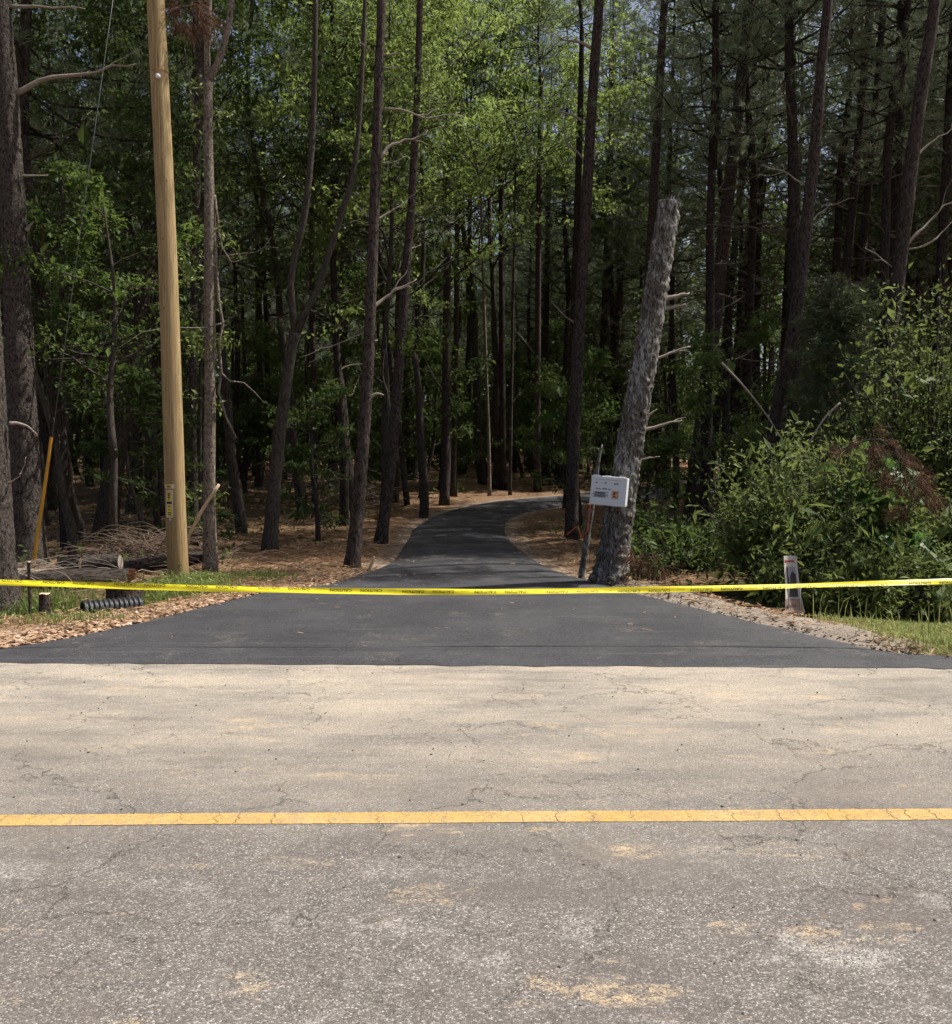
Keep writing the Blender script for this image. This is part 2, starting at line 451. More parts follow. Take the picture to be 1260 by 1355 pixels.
def ground_mat():
    k = NT('forest_floor')
    v = k.coord('Object')
    n1 = k.noise(v, 7, 8, .75); n2 = k.noise(v, 1.1, 4, .6)
    needles = k.noise(k.coord('Object', (14, 60, 1), (0, 0, .6)), 1, 3, .7)
    litter = k.ramp(k.math('ADD', k.math('MULTIPLY', n1, .6), k.math('MULTIPLY', needles, .4)),
                    [(.25, (.05, .031, .019)), (.48, (.185, .112, .064)), (.62, (.33, .21, .12)), (.8, (.50, .36, .225))])
    litter = k.mix(k.ramp(n2, [(.4, .0), (.65, .5)]), litter, (.115, .072, .042))
    zone = k.attr('zone', 'Color'); z = k.n('SeparateColor'); k.set(z.inputs[0], zone)
    grav = k.n('SeparateColor'); k.set(grav.inputs[0], k.voro(v, 28, 'F1', 'Color'))
    gravel = k.mix(grav.outputs[0], (.22, .15, .105), (.50, .37, .27))
    soil = k.mix(k.noise(v, 22, 7, .78), (.12, .10, .082), (.46, .385, .31))
    dirt = k.mix(n1, (.04, .034, .02), (.12, .105, .045))
    c = k.mix(z.outputs[0], litter, gravel)
    c = k.mix(z.outputs[2], c, soil)
    c = k.mix(z.outputs[1], c, dirt)
    k.bump(k.math('ADD', n1, k.math('MULTIPLY', grav.outputs[0], .6)), .9, .04)
    return k.fin(c, .95, .1)
M['ground'] = ground_mat()
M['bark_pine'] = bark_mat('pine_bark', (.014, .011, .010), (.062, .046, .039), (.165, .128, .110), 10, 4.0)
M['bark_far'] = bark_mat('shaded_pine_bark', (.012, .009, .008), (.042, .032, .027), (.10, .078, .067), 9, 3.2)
M['bark_big'] = bark_mat('plated_pine_bark', (.014, .012, .011), (.062, .048, .041), (.20, .17, .148), 11, 5.5)
M['bark_grey'] = bark_mat('lichen_bark', (.016, .014, .012), (.09, .077, .065), (.29, .25, .21), 13, 4.2, (.50, .50, .47), .47, .8, .6)
M['bark_thin'] = bark_mat('mottled_bark', (.05, .039, .03), (.16, .125, .097), (.33, .275, .22), 14, 7, (.40, .365, .31), .42, .6)
M['bark_smooth'] = bark_mat('smooth_grey_bark', (.03, .025, .021), (.055, .045, .037), (.105, .09, .074), 9, 3, (.13, .122, .108), .3, .5)
M['bark_log'] = bark_mat('log_bark', (.15, .11, .08), (.40, .31, .225), (.60, .50, .39), 9, 3)
M['dead_wood'] = plain('dead_grey_wood', (.25, .21, .172), .85, .2, .4, 12)
M['pale_wood'] = plain('pale_wood', (.52, .40, .27), .8, .2, .3, 14)
M['cut_wood'] = plain('fresh_cut_wood', (.62, .47, .30), .8, .2, .2, 22)
M['split_wood'] = plain('splintered_orange_wood', (.42, .19, .09), .85, .2, .4, 30)
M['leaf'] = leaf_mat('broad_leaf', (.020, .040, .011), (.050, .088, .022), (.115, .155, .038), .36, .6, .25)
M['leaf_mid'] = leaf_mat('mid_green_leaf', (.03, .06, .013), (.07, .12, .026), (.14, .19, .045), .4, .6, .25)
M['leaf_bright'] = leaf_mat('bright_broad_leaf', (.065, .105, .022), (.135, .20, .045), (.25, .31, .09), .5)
M['leaf_shrub'] = leaf_mat('shrub_leaf', (.034, .056, .016), (.092, .132, .036), (.215, .25, .076), .34, .62, .22)
M['leaf_vine'] = leaf_mat('vine_leaf', (.04, .09, .02), (.065, .14, .03), (.11, .20, .05), .35)
M['needle'] = leaf_mat('pine_needle', (.062, .085, .048), (.130, .168, .092), (.23, .265, .155), .4, .42, .5)
M['needle_dead'] = leaf_mat('dead_pine_needle', (.05, .027, .017), (.105, .056, .035), (.19, .115, .075), .15, .8, .1)
M['cedar'] = leaf_mat('cedar_spray', (.035, .05, .025), (.075, .10, .048), (.15, .17, .085), .15, .7, .2)
M['grass'] = leaf_mat('grass_blade', (.09, .13, .025), (.19, .25, .055), (.40, .38, .16), .3, .6, .3)
M['weed'] = leaf_mat('weed_leaf', (.07, .12, .025), (.14, .20, .045), (.27, .31, .10), .35)
M['straw'] = leaf_mat('pine_straw', (.10, .055, .03), (.27, .165, .09), (.46, .33, .21), .1, .8, .15)
M['stone'] = leaf_mat('quarry_stone', (.20, .115, .07), (.36, .235, .155), (.56, .43, .32), 0., .9, .2)
M['greystone'] = leaf_mat('broken_asphalt_soil', (.10, .085, .07), (.25, .21, .17), (.42, .36, .29), 0., .9, .2)
M['crumb'] = plain('black_asphalt_crumb', (.02, .019, .019), .8, .3)

# ------------------------------------------------------------------ the setting: ground, road, drive
def axis(segs):
    out = []
    for a, b, n in segs: out.append(np.linspace(a, b, n, endpoint=False))
    return np.concatenate(out + [[segs[-1][1]]])
gxs = axis([(-900, -120, 12), (-120, -30, 30), (-30, -11, 60), (-11, 12, 230), (12, 34, 66), (34, 120, 30), (120, 900, 12)])
gys = axis([(-400, -30, 8), (-30, 6.6, 14), (6.6, 16, 110), (16, 34, 110), (34, 90, 80), (90, 200, 30), (200, 900, 10)])
GX, GY = np.meshgrid(gxs, gys)
gx, gy = GX.ravel(), GY.ravel()
GZ = ground_z(gx, gy)
mb = MB()
mb.verts(np.stack([gx, gy, GZ], 1))
nx, ny = len(gxs), len(gys)
I = (np.arange(ny - 1)[:, None] * nx + np.arange(nx - 1)[None]).ravel()
mb.quads(np.stack([I, I + 1, I + nx + 1, I + nx], 1))
ground = mb.build('ground', M['ground'], smooth=True)
tag(ground, kind='structure')
dd = drive_dist(np.stack([gx, gy], 1))
jit = .35 * wob(gx, gy, 2.1, .7) + .2 * wob(gx, gy, 5.3, 2.)
left = gx < 1.0
grav = np.where(left, sstep(1.15, .5, dd + jit * .6) * sstep(13.6, 12.4, gy), 0) + np.where(left, sstep(9.2, 8.2, gy + jit), 0)
soilm = np.where(~left & (gx < 6.5), sstep(1.2, .5, dd + jit * .5) * sstep(13.5, 12, gy), 0) + np.where(gy > 13, sstep(.55, .1, dd + jit * .3) * .7, 0)
grassm = np.where(gx > 4.6, sstep(4.9, 6.0, gx + jit) * sstep(9.4, 8.6, gy), 0) + np.where(gx > 3, sstep(9.2, 10, gy) * sstep(16, 14, gy) * .7, 0)
grassm = grassm + np.where(left, sstep(9.2, 9.8, gy + jit) * sstep(13.2, 12.2, gy) * sstep(-3.6, -4.6, gx) * .6, 0)
zc = ground.data.color_attributes.new('zone', 'FLOAT_COLOR', 'POINT')
zc.data.foreach_set('color', np.stack([np.clip(grav, 0, 1), np.clip(grassm, 0, 1), np.clip(soilm, 0, 1), np.ones_like(gx)], 1).ravel().astype(np.float32))

# old two-lane road; its far edge follows the photographed seam
edge_a, edge_b = on_profile(0, 879), on_profile(1260, 886)
def road_edge(x):
    s = (edge_b[1] - edge_a[1]) / (edge_b[0] - edge_a[0])
    return edge_a[1] + s * (x - edge_a[0])
def road_z(x, y):
    t = (y + 5.2) / (max(min(road_edge(x) + .25, 7.4), 6.6) + .05 + 5.2)
    return .004 + .012 * math.sin(math.pi * t) + .0025 * mnoise.noise((x * 1.3, y * 1.3, 0))
mb = MB()
xs = np.concatenate([np.linspace(-300, -9, 20), np.linspace(-8.5, 8.5, 140), np.linspace(9, 300, 20)])
n_y = 24
V = []
for x in xs:
    ye = max(min(road_edge(x) + .25, 7.4), 6.6) + .05
    for t in np.linspace(0, 1, n_y):
        y = -5.2 + (ye + 5.2) * t
        V.append((x, y, .004 + .012 * math.sin(math.pi * t) + .0025 * mnoise.noise((x * 1.3, y * 1.3, 0))))
mb.verts(V)
I = (np.arange(len(xs) - 1)[:, None] * n_y + np.arange(n_y - 1)[None]).ravel()
mb.quads(np.stack([I, I + n_y, I + n_y + 1, I + 1], 1))
tag(mb.build('road', M['road'], smooth=True), kind='structure')

# painted centre line, cracked into lengths
sa, sb = on_profile(0, 1091), on_profile(1260, 1081.5)
sdir = (sb - sa) / np.linalg.norm(sb - sa); snor = np.array([-sdir[1], sdir[0]])
cracks_px = [-190, -150, -90, -40, 10, 46, 80, 100, 160, 205, 240, 288, 316, 361, 438, 500, 535, 570, 590, 641, 690, 736, 785, 838, 880, 915, 970, 1034, 1060, 1096, 1120, 1182, 1205, 1236, 1300, 1350, 1420, 1500]
s_pos = [float((on_profile(c, 1086) - sa) @ sdir) for c in cracks_px]
s_pos = [-60, -40, -25, -15] + s_pos + [12, 25, 40, 60]
mb = MB()
HW = .062
for ia in range(len(s_pos) - 1):
    a, b = s_pos[ia], s_pos[ia + 1]
    ts = np.linspace(-1, 1, 7)
    ja = [.030 * mnoise.noise((a * 7, t * 2.2, 1.)) + .016 * mnoise.noise((a * 3, t * 9, 2.)) for t in ts]
    jb = [.030 * mnoise.noise((b * 7, t * 2.2, 1.)) + .016 * mnoise.noise((b * 3, t * 9, 2.)) for t in ts]
    nseg = max(3, int(min((b - a) / .03, 60)))
    gap = .0006 + .0024 * abs(mnoise.noise((a * 3.3, 8., 0))) * 2
    V = []
    for u in np.linspace(0, 1, nseg + 1):
        for t, pa, pb in zip(ts, ja, jb):
            s_ = (a + gap + pa) * (1 - u) + (b - gap + pb) * u
            e = .004 * mnoise.noise((s_ * 25, t * 2, 5.)) * (abs(t) > .9)
            p = sa + sdir * s_ + snor * (t * HW + e)
            V.append((p[0], p[1], road_z(p[0], p[1]) + .0024))
    o = mb.verts(V)
    I = (np.arange(nseg)[:, None] * 7 + np.arange(6)[None]).ravel() + o
    mb.quads(np.stack([I, I + 7, I + 8, I + 1], 1))
tag(mb.build('road_centre_line', M['paint']), kind='structure')

# new black drive with its flared apron
def resample(P, n):
    s = np.concatenate([[0], np.cumsum(np.linalg.norm(np.diff(P, axis=0), axis=1))])
    u = np.linspace(0, 1, n)
    return np.stack([np.interp(u * s[-1], s, P[:, i]) for i in range(2)], 1)
def by_y(P, ys):
    return np.array([np.interp(ys, P[:, 1], P[:, i]) for i in range(2)]).T
rows_y = np.concatenate([np.linspace(7.27, 9.5, 34), np.linspace(9.6, 13, 34), np.linspace(13.15, 27, 70)])
def mono(P):
    keep = [0]
    for i in range(1, len(P)):
        if P[i, 1] > P[keep[-1], 1] + 1e-3: keep.append(i)
    return P[keep]
Lm, Rm = mono(LE), mono(RE)
NC = 120
V = []; rows = []
x_left, x_right = -7., 9.
for y in [None, .02, .06] + list(rows_y):
    if y is None or y < 1:
        xa, xb = x_left, x_right
    else:
        xa, xb = float(np.interp(y, Lm[:, 1], Lm[:, 0])), float(np.interp(y, Rm[:, 1], Rm[:, 0]))
    rows.append((y, xa, xb))
tailL = LE[LE[:, 1] > 27.0]; tailR = RE[RE[:, 1] > 27.0]
n_tail = 60
tl = resample(np.vstack([by_y(Lm, [27.0]), tailL]), n_tail); tr_ = resample(np.vstack([by_y(Rm, [27.0]), tailR]), n_tail)
def lift(x, y, u):
    return float(zd(y)) + .034 - .026 * (abs(2 * u - 1) ** 14) + .004 * mnoise.noise((x * .9, y * .9, 3.)) + .05 * (1 - (2 * u - 1) ** 2) * float(sstep(11, 14, y))
Q = []
for y, xa, xb in rows:
    for i in range(NC + 1):
        u = i / NC
        x = xa + (xb - xa) * u
        edge_j = (.05 * mnoise.noise((y * 3., 1. if u < .5 else 9., 0)) + .035 * mnoise.noise((y * 13., 4. if u < .5 else 6., 0)) if i in (0, NC) and y else 0)
        if y is None:
            yy = road_edge(x) + .03 * mnoise.noise((x * 3, 0, 0)) + .035 * mnoise.noise((x * 11, 3, 0)) + .02 * mnoise.noise((x * 31, 5, 0))
            z = .0085
        elif y < 1:
            yy = road_edge(x) + .03 * mnoise.noise((x * 3, 0, 0)) + .04 + y; z = .014 + y * .12
        else:
            yy = y; z = lift(x, yy, u)
        Q.append((x + edge_j, yy, z))
for a, b in zip(tl[1:], tr_[1:]):
    for i in range(NC + 1):
        u = i / NC; p = a + (b - a) * u
        Q.append((p[0], p[1], lift(p[0], p[1], u)))
nr = len(rows) + n_tail - 1
Q = np.array(Q).reshape(nr, NC + 1, 3)
mb = MB()
mb.verts(Q)
I = (np.arange(nr - 1)[:, None] * (NC + 1) + np.arange(NC)[None]).ravel()
mb.quads(np.stack([I, I + 1, I + NC + 2, I + NC + 1], 1))
for col_i in (0, NC):                       # the broken lip down to the soil on both sides
    top = Q[3:, col_i].copy(); low = top.copy(); low[:, 2] -= .12; low[:, 0] += (-.05 if col_i == 0 else .05)
    o = mb.verts(np.stack([top, low], 1).reshape(-1, 3)); k = o + np.arange(len(top) - 1) * 2
    mb.quads(np.stack([k, k + 1, k + 3, k + 2], 1) if col_i else np.stack([k, k + 2, k + 3, k + 1], 1))
tag(mb.build('driveway', M['asphalt'], smooth=True), kind='structure')

# ------------------------------------------------------------------ tree kit
def smooth_path(pts, n):
    P = np.asarray(pts, float)
    s = np.concatenate([[0], np.cumsum(np.linalg.norm(np.diff(P[:, :3], axis=0), axis=1))])
    u = np.linspace(0, s[-1], n)
    # Catmull-Rom through the given stations
    out = []
    for q in u:
        i = min(np.searchsorted(s, q, side='right') - 1, len(P) - 2)
        t = (q - s[i]) / max(s[i + 1] - s[i], 1e-9)
        p0, p1, p2, p3 = P[max(i - 1, 0)], P[i], P[i + 1], P[min(i + 2, len(P) - 1)]
        out.append(.5 * (2 * p1 + (p2 - p0) * t + (2 * p0 - 5 * p1 + 4 * p2 - p3) * t * t + (3 * p1 - p0 - 3 * p2 + p3) * t ** 3))
    return np.array(out)
def wiggle(a, b, n, amp, sag=0., r=random):
    a, b = np.asarray(a, float), np.asarray(b, float)
    L = np.linalg.norm(b - a)
    t = np.linspace(0, 1, n)[:, None]
    P = a + (b - a) * t
    ph = [r.uniform(0, 6.28) for _ in range(6)]
    for i in range(3):
        P[:, i] += amp * L * (np.sin(t[:, 0] * 4 + ph[i]) - math.sin(ph[i]) + .5 * (np.sin(t[:, 0] * 9 + ph[i + 3]) - math.sin(ph[i + 3]))) * .5
    P[:, 2] += sag * L * (t[:, 0] * (1 - t[:, 0]) * 4)
    return P

def pine_crown(seed, height, spread, whorls, tufts, first=.0):
    r = random.Random(seed)
    mb = MB()
    stem = wiggle((0, 0, 0), (r.uniform(-.4, .4), r.uniform(-.4, .4), height), 14, .02, r=r)
    mb.tube(stem, np.linspace(.10, .012, 14), 6, 0)
    P, D = [], []
    for w in range(whorls):
        f = (w + r.random() * .6) / whorls
        z = height * (first + (1 - first) * f)
        base = np.array([np.interp(z, stem[:, 2], stem[:, i]) for i in range(3)])
        for b in range(r.choice((2, 3, 3, 4))):
            a = r.uniform(0, 6.283)
            L = spread * (1 - .75 * f) * r.uniform(.55, 1.15)
            tip = base + np.array([math.cos(a) * L, math.sin(a) * L, L * r.uniform(.0, .7)])
            path = wiggle(base, tip, 7, .10, -.07, r)
            mb.tube(path, np.linspace(.021 * (1 - .5 * f) + .006, .004, 7), 4, 0, caps=False)
            n = max(3, int(tufts * L / spread))
            for k in range(n):
                t = r.uniform(.3, 1.0)
                p = np.array([np.interp(t, np.linspace(0, 1, 7), path[:, i]) for i in range(3)])
                side = np.array([r.gauss(0, 1), r.gauss(0, 1), r.gauss(.25, .5)]); side /= np.linalg.norm(side)
                q = p + side * r.uniform(.05, .55) * (L / spread + .3)
                if k % 2 == 0: mb.tube(np.array([p, (p + q) / 2 + (0, 0, -.02), q]), (.007, .006, .004), 3, 0, caps=False)
                P.append(q); D.append(side * .8 + np.array([0, 0, .35]))
    mb.needles(np.array(P), np.array(D), .22, .015, 17, .6, 1)
    return mb.mesh('pine_crown', [M['bark_far'], M['needle']], [0])

def grow(mb, r, base, d, L, rad, depth, tips, m=0, spread=.75, up=.12, kids=(2, 3)):
    d = d / np.linalg.norm(d)
    end = base + d * L
    path = wiggle(base, end, 5, .05, r.uniform(-.03, .05), r)
    mb.tube(path, np.linspace(rad, rad * .62, 5), 6 if rad > .03 else 4, m, caps=False)
    if depth == 0:
        tips.append((path[2], path[-1]))
        return
    for k in range(r.choice(kids)):
        t = r.uniform(.45, 1.) if k else 1.
        p = np.array([np.interp(t, np.linspace(0, 1, 5), path[:, i]) for i in range(3)])
        nd = d + np.array([r.gauss(0, spread), r.gauss(0, spread), r.gauss(up, spread * .6)])
        grow(mb, r, p, nd, L * r.uniform(.6, .85), rad * r.uniform(.5, .7), depth - 1, tips, m, spread, up, kids)
    if depth <= 2: tips.append((path[2], path[-1]))

def leafy(mb, tips, per, size, width, m=1, cloud=.15, up=.72, droop=.25, bare=.0, flat=.4):
    """sprays of leaves held close to their twigs, some twigs bare"""
    A = np.array([t[0] for t in tips]); B = np.array([t[1] for t in tips])
    wt = rng.random(len(tips)) ** 1.2; wt[rng.random(len(tips)) < bare] = 0; wt /= wt.sum()
    i = rng.choice(len(tips), per * len(tips), p=wt)
    u = rng.random(len(i))[:, None] * 1.15
    P = A[i] * (1 - u) + B[i] * u + rng.normal(size=(len(i), 3)) * cloud * np.array([1, 1, flat])
    ctint = rng.random(len(tips))[i] * .55 + rng.random(len(i)) * .45
    mb.leaves(P, size, width, m, up, droop=droop, tint=ctint, lsd=.45)

def hardwood_crown(seed, height, limbs, depth, per, leafmat, size=.105, spread=.75, bark='bark_smooth', L0=None):
    """stem from z=0 with limbs from the lowest quarter up, and its leaves"""
    r = random.Random(seed)
    mb = MB()
    stem = wiggle((0, 0, 0), (r.uniform(-.5, .5), r.uniform(-.5, .5), height), 12, .035, r=r)
    mb.tube(stem, np.linspace(.075, .015, 12), 7, 0)
    tips = []
    for k in range(limbs):
        f = .12 + .88 * (k + r.random()) / limbs
        p = np.array([np.interp(f * height, stem[:, 2], stem[:, i]) for i in range(3)])
        a = k * 2.4 + r.uniform(-.6, .6)
        L = (L0 or height * .26) * (1.15 - .6 * f) * r.uniform(.7, 1.2)
        grow(mb, r, p, np.array([math.cos(a), math.sin(a), r.uniform(.1, .7)]), L, .03 * (1.1 - .6 * f), depth, tips, 0, spread)
    leafy(mb, tips, per, size, size * .52, bare=.25)
    return mb.mesh('crown', [M[bark], M[leafmat]], [0])

PINE = [pine_crown(11, 10.5, 2.8, 26, 21), pine_crown(12, 9.5, 3.2, 23, 22), pine_crown(13, 11.5, 2.6, 28, 19), pine_crown(14, 9.0, 2.8, 22, 22)]
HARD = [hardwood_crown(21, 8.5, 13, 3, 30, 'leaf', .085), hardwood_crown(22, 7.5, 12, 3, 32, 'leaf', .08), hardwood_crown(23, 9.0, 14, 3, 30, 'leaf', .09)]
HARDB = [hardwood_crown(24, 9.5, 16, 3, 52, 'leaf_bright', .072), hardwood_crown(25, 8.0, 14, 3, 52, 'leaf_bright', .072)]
SAPL = [hardwood_crown(31, 3.6, 9, 2, 44, 'leaf', .085, .7), hardwood_crown(32, 2.8, 8, 2, 42, 'leaf', .08, .7), hardwood_crown(33, 4.6, 10, 2, 44, 'leaf_mid', .085, .7)]

# straight forest-pine stems with their dead lower branches, one unit each, shared by the copies
def pine_stem(seed, H, rad, dead):
    r = random.Random(seed)
    mb = MB()
    P = wiggle((0, 0, -.25), (r.uniform(-.5, .5), r.uniform(-.3, .3), H), 22, .012, r=r)
    rr = np.interp(np.linspace(0, 1, 22), [0, .03, .08, 1], [1.35, 1.15, 1, .55]) * rad
    mb.tube(P, rr, 10, 0, rough=.10, seed=seed)
    for k in range(dead):
        z = H * r.uniform(.25, 1.) ** .7
        p = np.array([np.interp(z, P[:, 2], P[:, i]) for i in range(3)])
        a = r.uniform(0, 6.283); L = r.uniform(.4, 2.1) * (.55 + .45 * z / H)
        tip = p + np.array([math.cos(a) * L, math.sin(a) * L, L * r.uniform(-.15, .6)])
        br = wiggle(p, tip, 6, .08, -.03, r)
        mb.tube(br, np.linspace(.02, .005, 6), 4, 1, caps=False)
        for j in range(r.choice((0, 1, 2, 3))):
            q = br[r.randrange(2, 5)]
            b2 = r.uniform(-.9, .9)
            d2 = np.array([math.cos(a + b2), math.sin(a + b2), r.uniform(-.3, .6)]) * L * r.uniform(.2, .5)
            mb.tube(wiggle(q, q + d2, 4, .08, 0, r), np.linspace(.009, .003, 4), 3, 1, caps=False)
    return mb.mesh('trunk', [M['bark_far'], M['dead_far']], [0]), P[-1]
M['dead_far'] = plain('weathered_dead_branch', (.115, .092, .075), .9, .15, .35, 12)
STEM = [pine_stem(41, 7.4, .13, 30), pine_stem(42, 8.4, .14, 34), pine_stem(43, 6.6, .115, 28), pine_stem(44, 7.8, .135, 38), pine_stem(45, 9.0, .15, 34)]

def px_path(pts, Y=None, base=None):
    """stations given in photograph pixels -> points standing at the trunk's own distance; w is the trunk's width there"""
    if Y is None:
        b = on_ground(pts[0][0], pts[0][1]); Y = b[1]
    out = []
    for p in pts:
        q = at_depth(p[0], p[1], Y)
        out.append((q[0], Y, q[2], p[2] * .5 * Y / F_PX * 1.0))
    return np.array(out), Y

def front_tree(name, label, pts, bark, Y=None, crown=None, crown_z=None, branches=(), forks=(), n=26, sides=14, cat='tree', rough=.09, cscale=1., crot=0., group=None, top=None, bmat='dead_wood', lean_y=0., plate=0.):
    S, Y = px_path(pts, Y)
    x0, z0 = S[0, 0], gz(S[0, 0], Y)
    if S[0, 2] > z0 + .02:                       # the foot is hidden: carry the stem down to the soil
        d = (S[0] - S[1]) / (S[1, 2] - S[0, 2] + 1e-9)
        f = S[0] + d * (S[0, 2] - z0); f[3] = S[0, 3] * 1.08
        S = np.vstack([f, S])
    t = thing(name, label, cat, (S[0, 0], Y, gz(S[0, 0], Y)), group)
    o = np.array([S[0, 0], Y, gz(S[0, 0], Y)])
    if top is not None and top > S[-1, 2]:       # carry the stem on above the picture
        d = (S[-1] - S[-2]) / (S[-1, 2] - S[-2, 2]) * .5
        e = S[-1] + d * (top - S[-1, 2]); e[2] = top; e[3] = S[-1, 3] * .7
        S = np.vstack([S, e])
    if lean_y: S[:, 1] += lean_y * (S[:, 2] - S[0, 2])
    P = smooth_path(S, n)
    rad = np.maximum(P[:, 3], .004)
    h = P[:, 2] - P[0, 2]
    rad = rad * (1 + .28 * np.exp(-h / .16))
    body = P[:, :3] - o
    body[0, 2] -= .12
    mb = MB()
    mb.tube(body, rad, sides, 0, rough=rough, seed=pts[0][0] * .1, plate=plate)
    for fk in forks:
        Fk, _ = px_path(fk, Y); Fk = smooth_path(Fk, 14)
        mb.tube(Fk[:, :3] - o, np.maximum(Fk[:, 3], .004), 10, 0, rough=rough * .7, seed=fk[0][0] * .1)
    mb.build('trunk', [M[bark]], t, True)
    for br in branches:
        zoff = br[0] if np.isscalar(br[0]) else 0.
        pl = br[1:] if np.isscalar(br[0]) else br
        Bp, _ = px_path(pl, Y); Bp = smooth_path(Bp, 10)
        Bp[:, 1] += zoff * np.linspace(0, 1, 10)
        mb = MB(); rb = random.Random(int(pl[0][0] * 31 + pl[0][1])); Lb = np.linalg.norm(Bp[-1, :3] - Bp[0, :3])
        kink = np.array([[mnoise.noise((i * .9, pl[0][0] * .37 + j * 7.7, pl[0][1] * .11)) for j in range(3)] for i in range(10)]) * .05 * Lb * np.linspace(0, 1, 10)[:, None] ** .5
        Bq = Bp[:, :3] - o + kink
        mb.tube(Bq, np.maximum(Bp[:, 3] * np.linspace(1.05, .45, 10), .0025), 7, 0, rough=.25, seed=pl[0][0])
        if Lb > .35 and len(pl) > 2:
            for k in range(rb.choice((1, 2, 3))):
                q = rb.randrange(4, 9); dv = (Bq[q] - Bq[q - 2]); dv = dv / np.linalg.norm(dv) + np.array([rb.gauss(0, .7), rb.gauss(0, .6), rb.gauss(.1, .7)])
                mb.tube(wiggle(Bq[q], Bq[q] + dv * Lb * rb.uniform(.12, .3), 5, .1, 0, rb), np.linspace(Bp[q, 3] * .5, .0018, 5), 4, 0, caps=False)
        mb.build('branch', [M[bmat]], t, True)
    if crown is not None:
        link('crown', crown, t, loc=P[-1, :3] - o - np.array([0, 0, .25]), rot=(0, 0, crot), scale=cscale)
    return t, o, Y

# ------------------------------------------------------------------ the trees along the edge of the wood
front_tree('pine_tree', 'thick pine trunk with pale plated bark beside the cut stumps', [(2, 806, 46), (-5, 690, 42), (-14, 500, 36), (-24, 300, 32), (-36, 100, 28)], 'bark_big', crown=PINE[0], top=12,
           branches=[[.1, (12, 560, 5), (30, 562, 4), (45, 577, 3)], [-.1, (10, 640, 3), (28, 630, 2), (40, 605, 2)]], sides=44, n=190, rough=.06, plate=.013)
front_tree('pine_tree', 'big straight pine with dark furrowed bark behind the yellow guy guard', [(40, 748, 42), (33, 620, 38), (27, 480, 35), (18, 280, 30), (8, 100, 26), (0, 0, 25)], 'bark_big', crown=PINE[1], top=12.5,
           branches=[[.2, (18, 125, 8), (60, 102, 7), (110, 92, 6), (178, 76, 3)], [.2, (12, 8, 5), (60, 5, 4), (105, 2, 3)], [(35, 305, 7), (44, 293, 4)], [.3, (28, 232, 4), (52, 224, 3)]], sides=44, n=190, rough=.06, plate=.013)
front_tree('tree', 'dark trunk leaning over in the shade behind the brush pile', [(138, 716, 32), (152, 610, 27), (172, 490, 22), (186, 415, 19), (197, 330, 17), (206, 200, 15), (210, 60, 13)], 'bark_pine', crown=HARD[0], top=9.5)
front_tree('pine_tree', 'dark slim trunk between the utility pole and the forked sapling', [(258, 722, 12), (255, 560, 10), (257, 400, 9.5), (261, 200, 10), (265, 0, 10)], 'bark_pine', crown=PINE[2], top=11,
           branches=[[.1, (258, 150, 4), (250, 110, 3), (245, 60, 2)]])
front_tree('tree', 'shaded grey trunk just behind the forked sapling', [(266, 716, 5), (265, 600, 4.5), (266, 420, 4.5), (268, 240, 4), (268, 80, 4)], 'bark_smooth', crown=HARD[1], top=9)
# forked sapling with leaf sprouts
t, o, Y = front_tree('forked_sapling', 'slender mottled tree forked at its top, leaf sprouts along the stem', [(279, 757, 19), (277, 640, 16), (278, 500, 14), (277, 400, 14), (278, 320, 15), (276, 200, 12), (275, 105, 12)], 'bark_thin', n=30,
           forks=[[(275, 108, 9), (274, 60, 8), (277, 0, 7), (274, -90, 6)], [(276, 108, 10), (290, 78, 9), (300, 45, 8), (306, 5, 8), (312, -90, 6)]],
           branches=[[(283, 258, 5), (290, 300, 4), (296, 330, 4), (308, 356, 3)], [(284, 300, 5), (288, 370, 5), (293, 430, 5), (290, 500, 6), (300, 550, 6), (312, 577, 5)],
                     [(289, 75, 2), (283, 17, 2), (300, 12, 2)], [(276, 218, 7), (270, 221, 6)], [(277, 335, 4), (262, 345, 3), (245, 320, 2)], [.1, (279, 340, 3), (300, 338, 2), (340, 330, 2), (358, 312, 1.5)]], bmat='bark_thin')
mb = MB(); PP = []
for (px, py, n, s) in [(262, 112, 26, 9), (265, 150, 30, 9), (300, 152, 16, 6), (255, 345, 40, 12), (248, 365, 46, 13), (292, 305, 14, 6), (305, 318, 12, 7), (250, 450, 34, 10), (268, 465, 34, 9), (296, 450, 26, 8), (252, 440, 20, 8),
                       (250, 525, 16, 7), (288, 535, 16, 6), (240, 645, 8, 4), (255, 650, 26, 9), (272, 648, 14, 6), (287, 655, 22, 7), (256, 690, 10, 5), (300, 735, 14, 7), (285, 405, 10, 5), (247, 225, 16, 6), (262, 300, 14, 8)]:
    c = at_depth(px, py, Y) - o
    PP.append(c + rng.normal(size=(n, 3)) * s * Y / F_PX * np.array([1, 1, .7]))
mb.leaves(np.concatenate(PP + [p_ + rng.normal(size=p_.shape) * .05 for p_ in PP]), .085, .03, 0, .5)
mb.build('leaf_sprouts', [M['weed']], t)['kind'] = 'stuff'
front_tree('tree', 'smooth grey trunk splitting into two limbs, standing in pine straw', [(357, 729, 21), (362, 660, 18), (372, 560, 16), (384, 475, 14), (391, 440, 15)], 'bark_smooth', bmat='bark_smooth',
           forks=[[(391, 445, 10), (386, 400, 9.5), (385, 365, 9), (393, 325, 9), (402, 293, 8.5), (411, 216, 8), (416, 120, 7), (418, -20, 6)], [(391, 445, 10), (402, 418, 9), (417, 391, 8.5), (438, 327, 8), (459, 261, 7.5), (470, 216, 7), (478, 120, 6), (484, -20, 5)]])
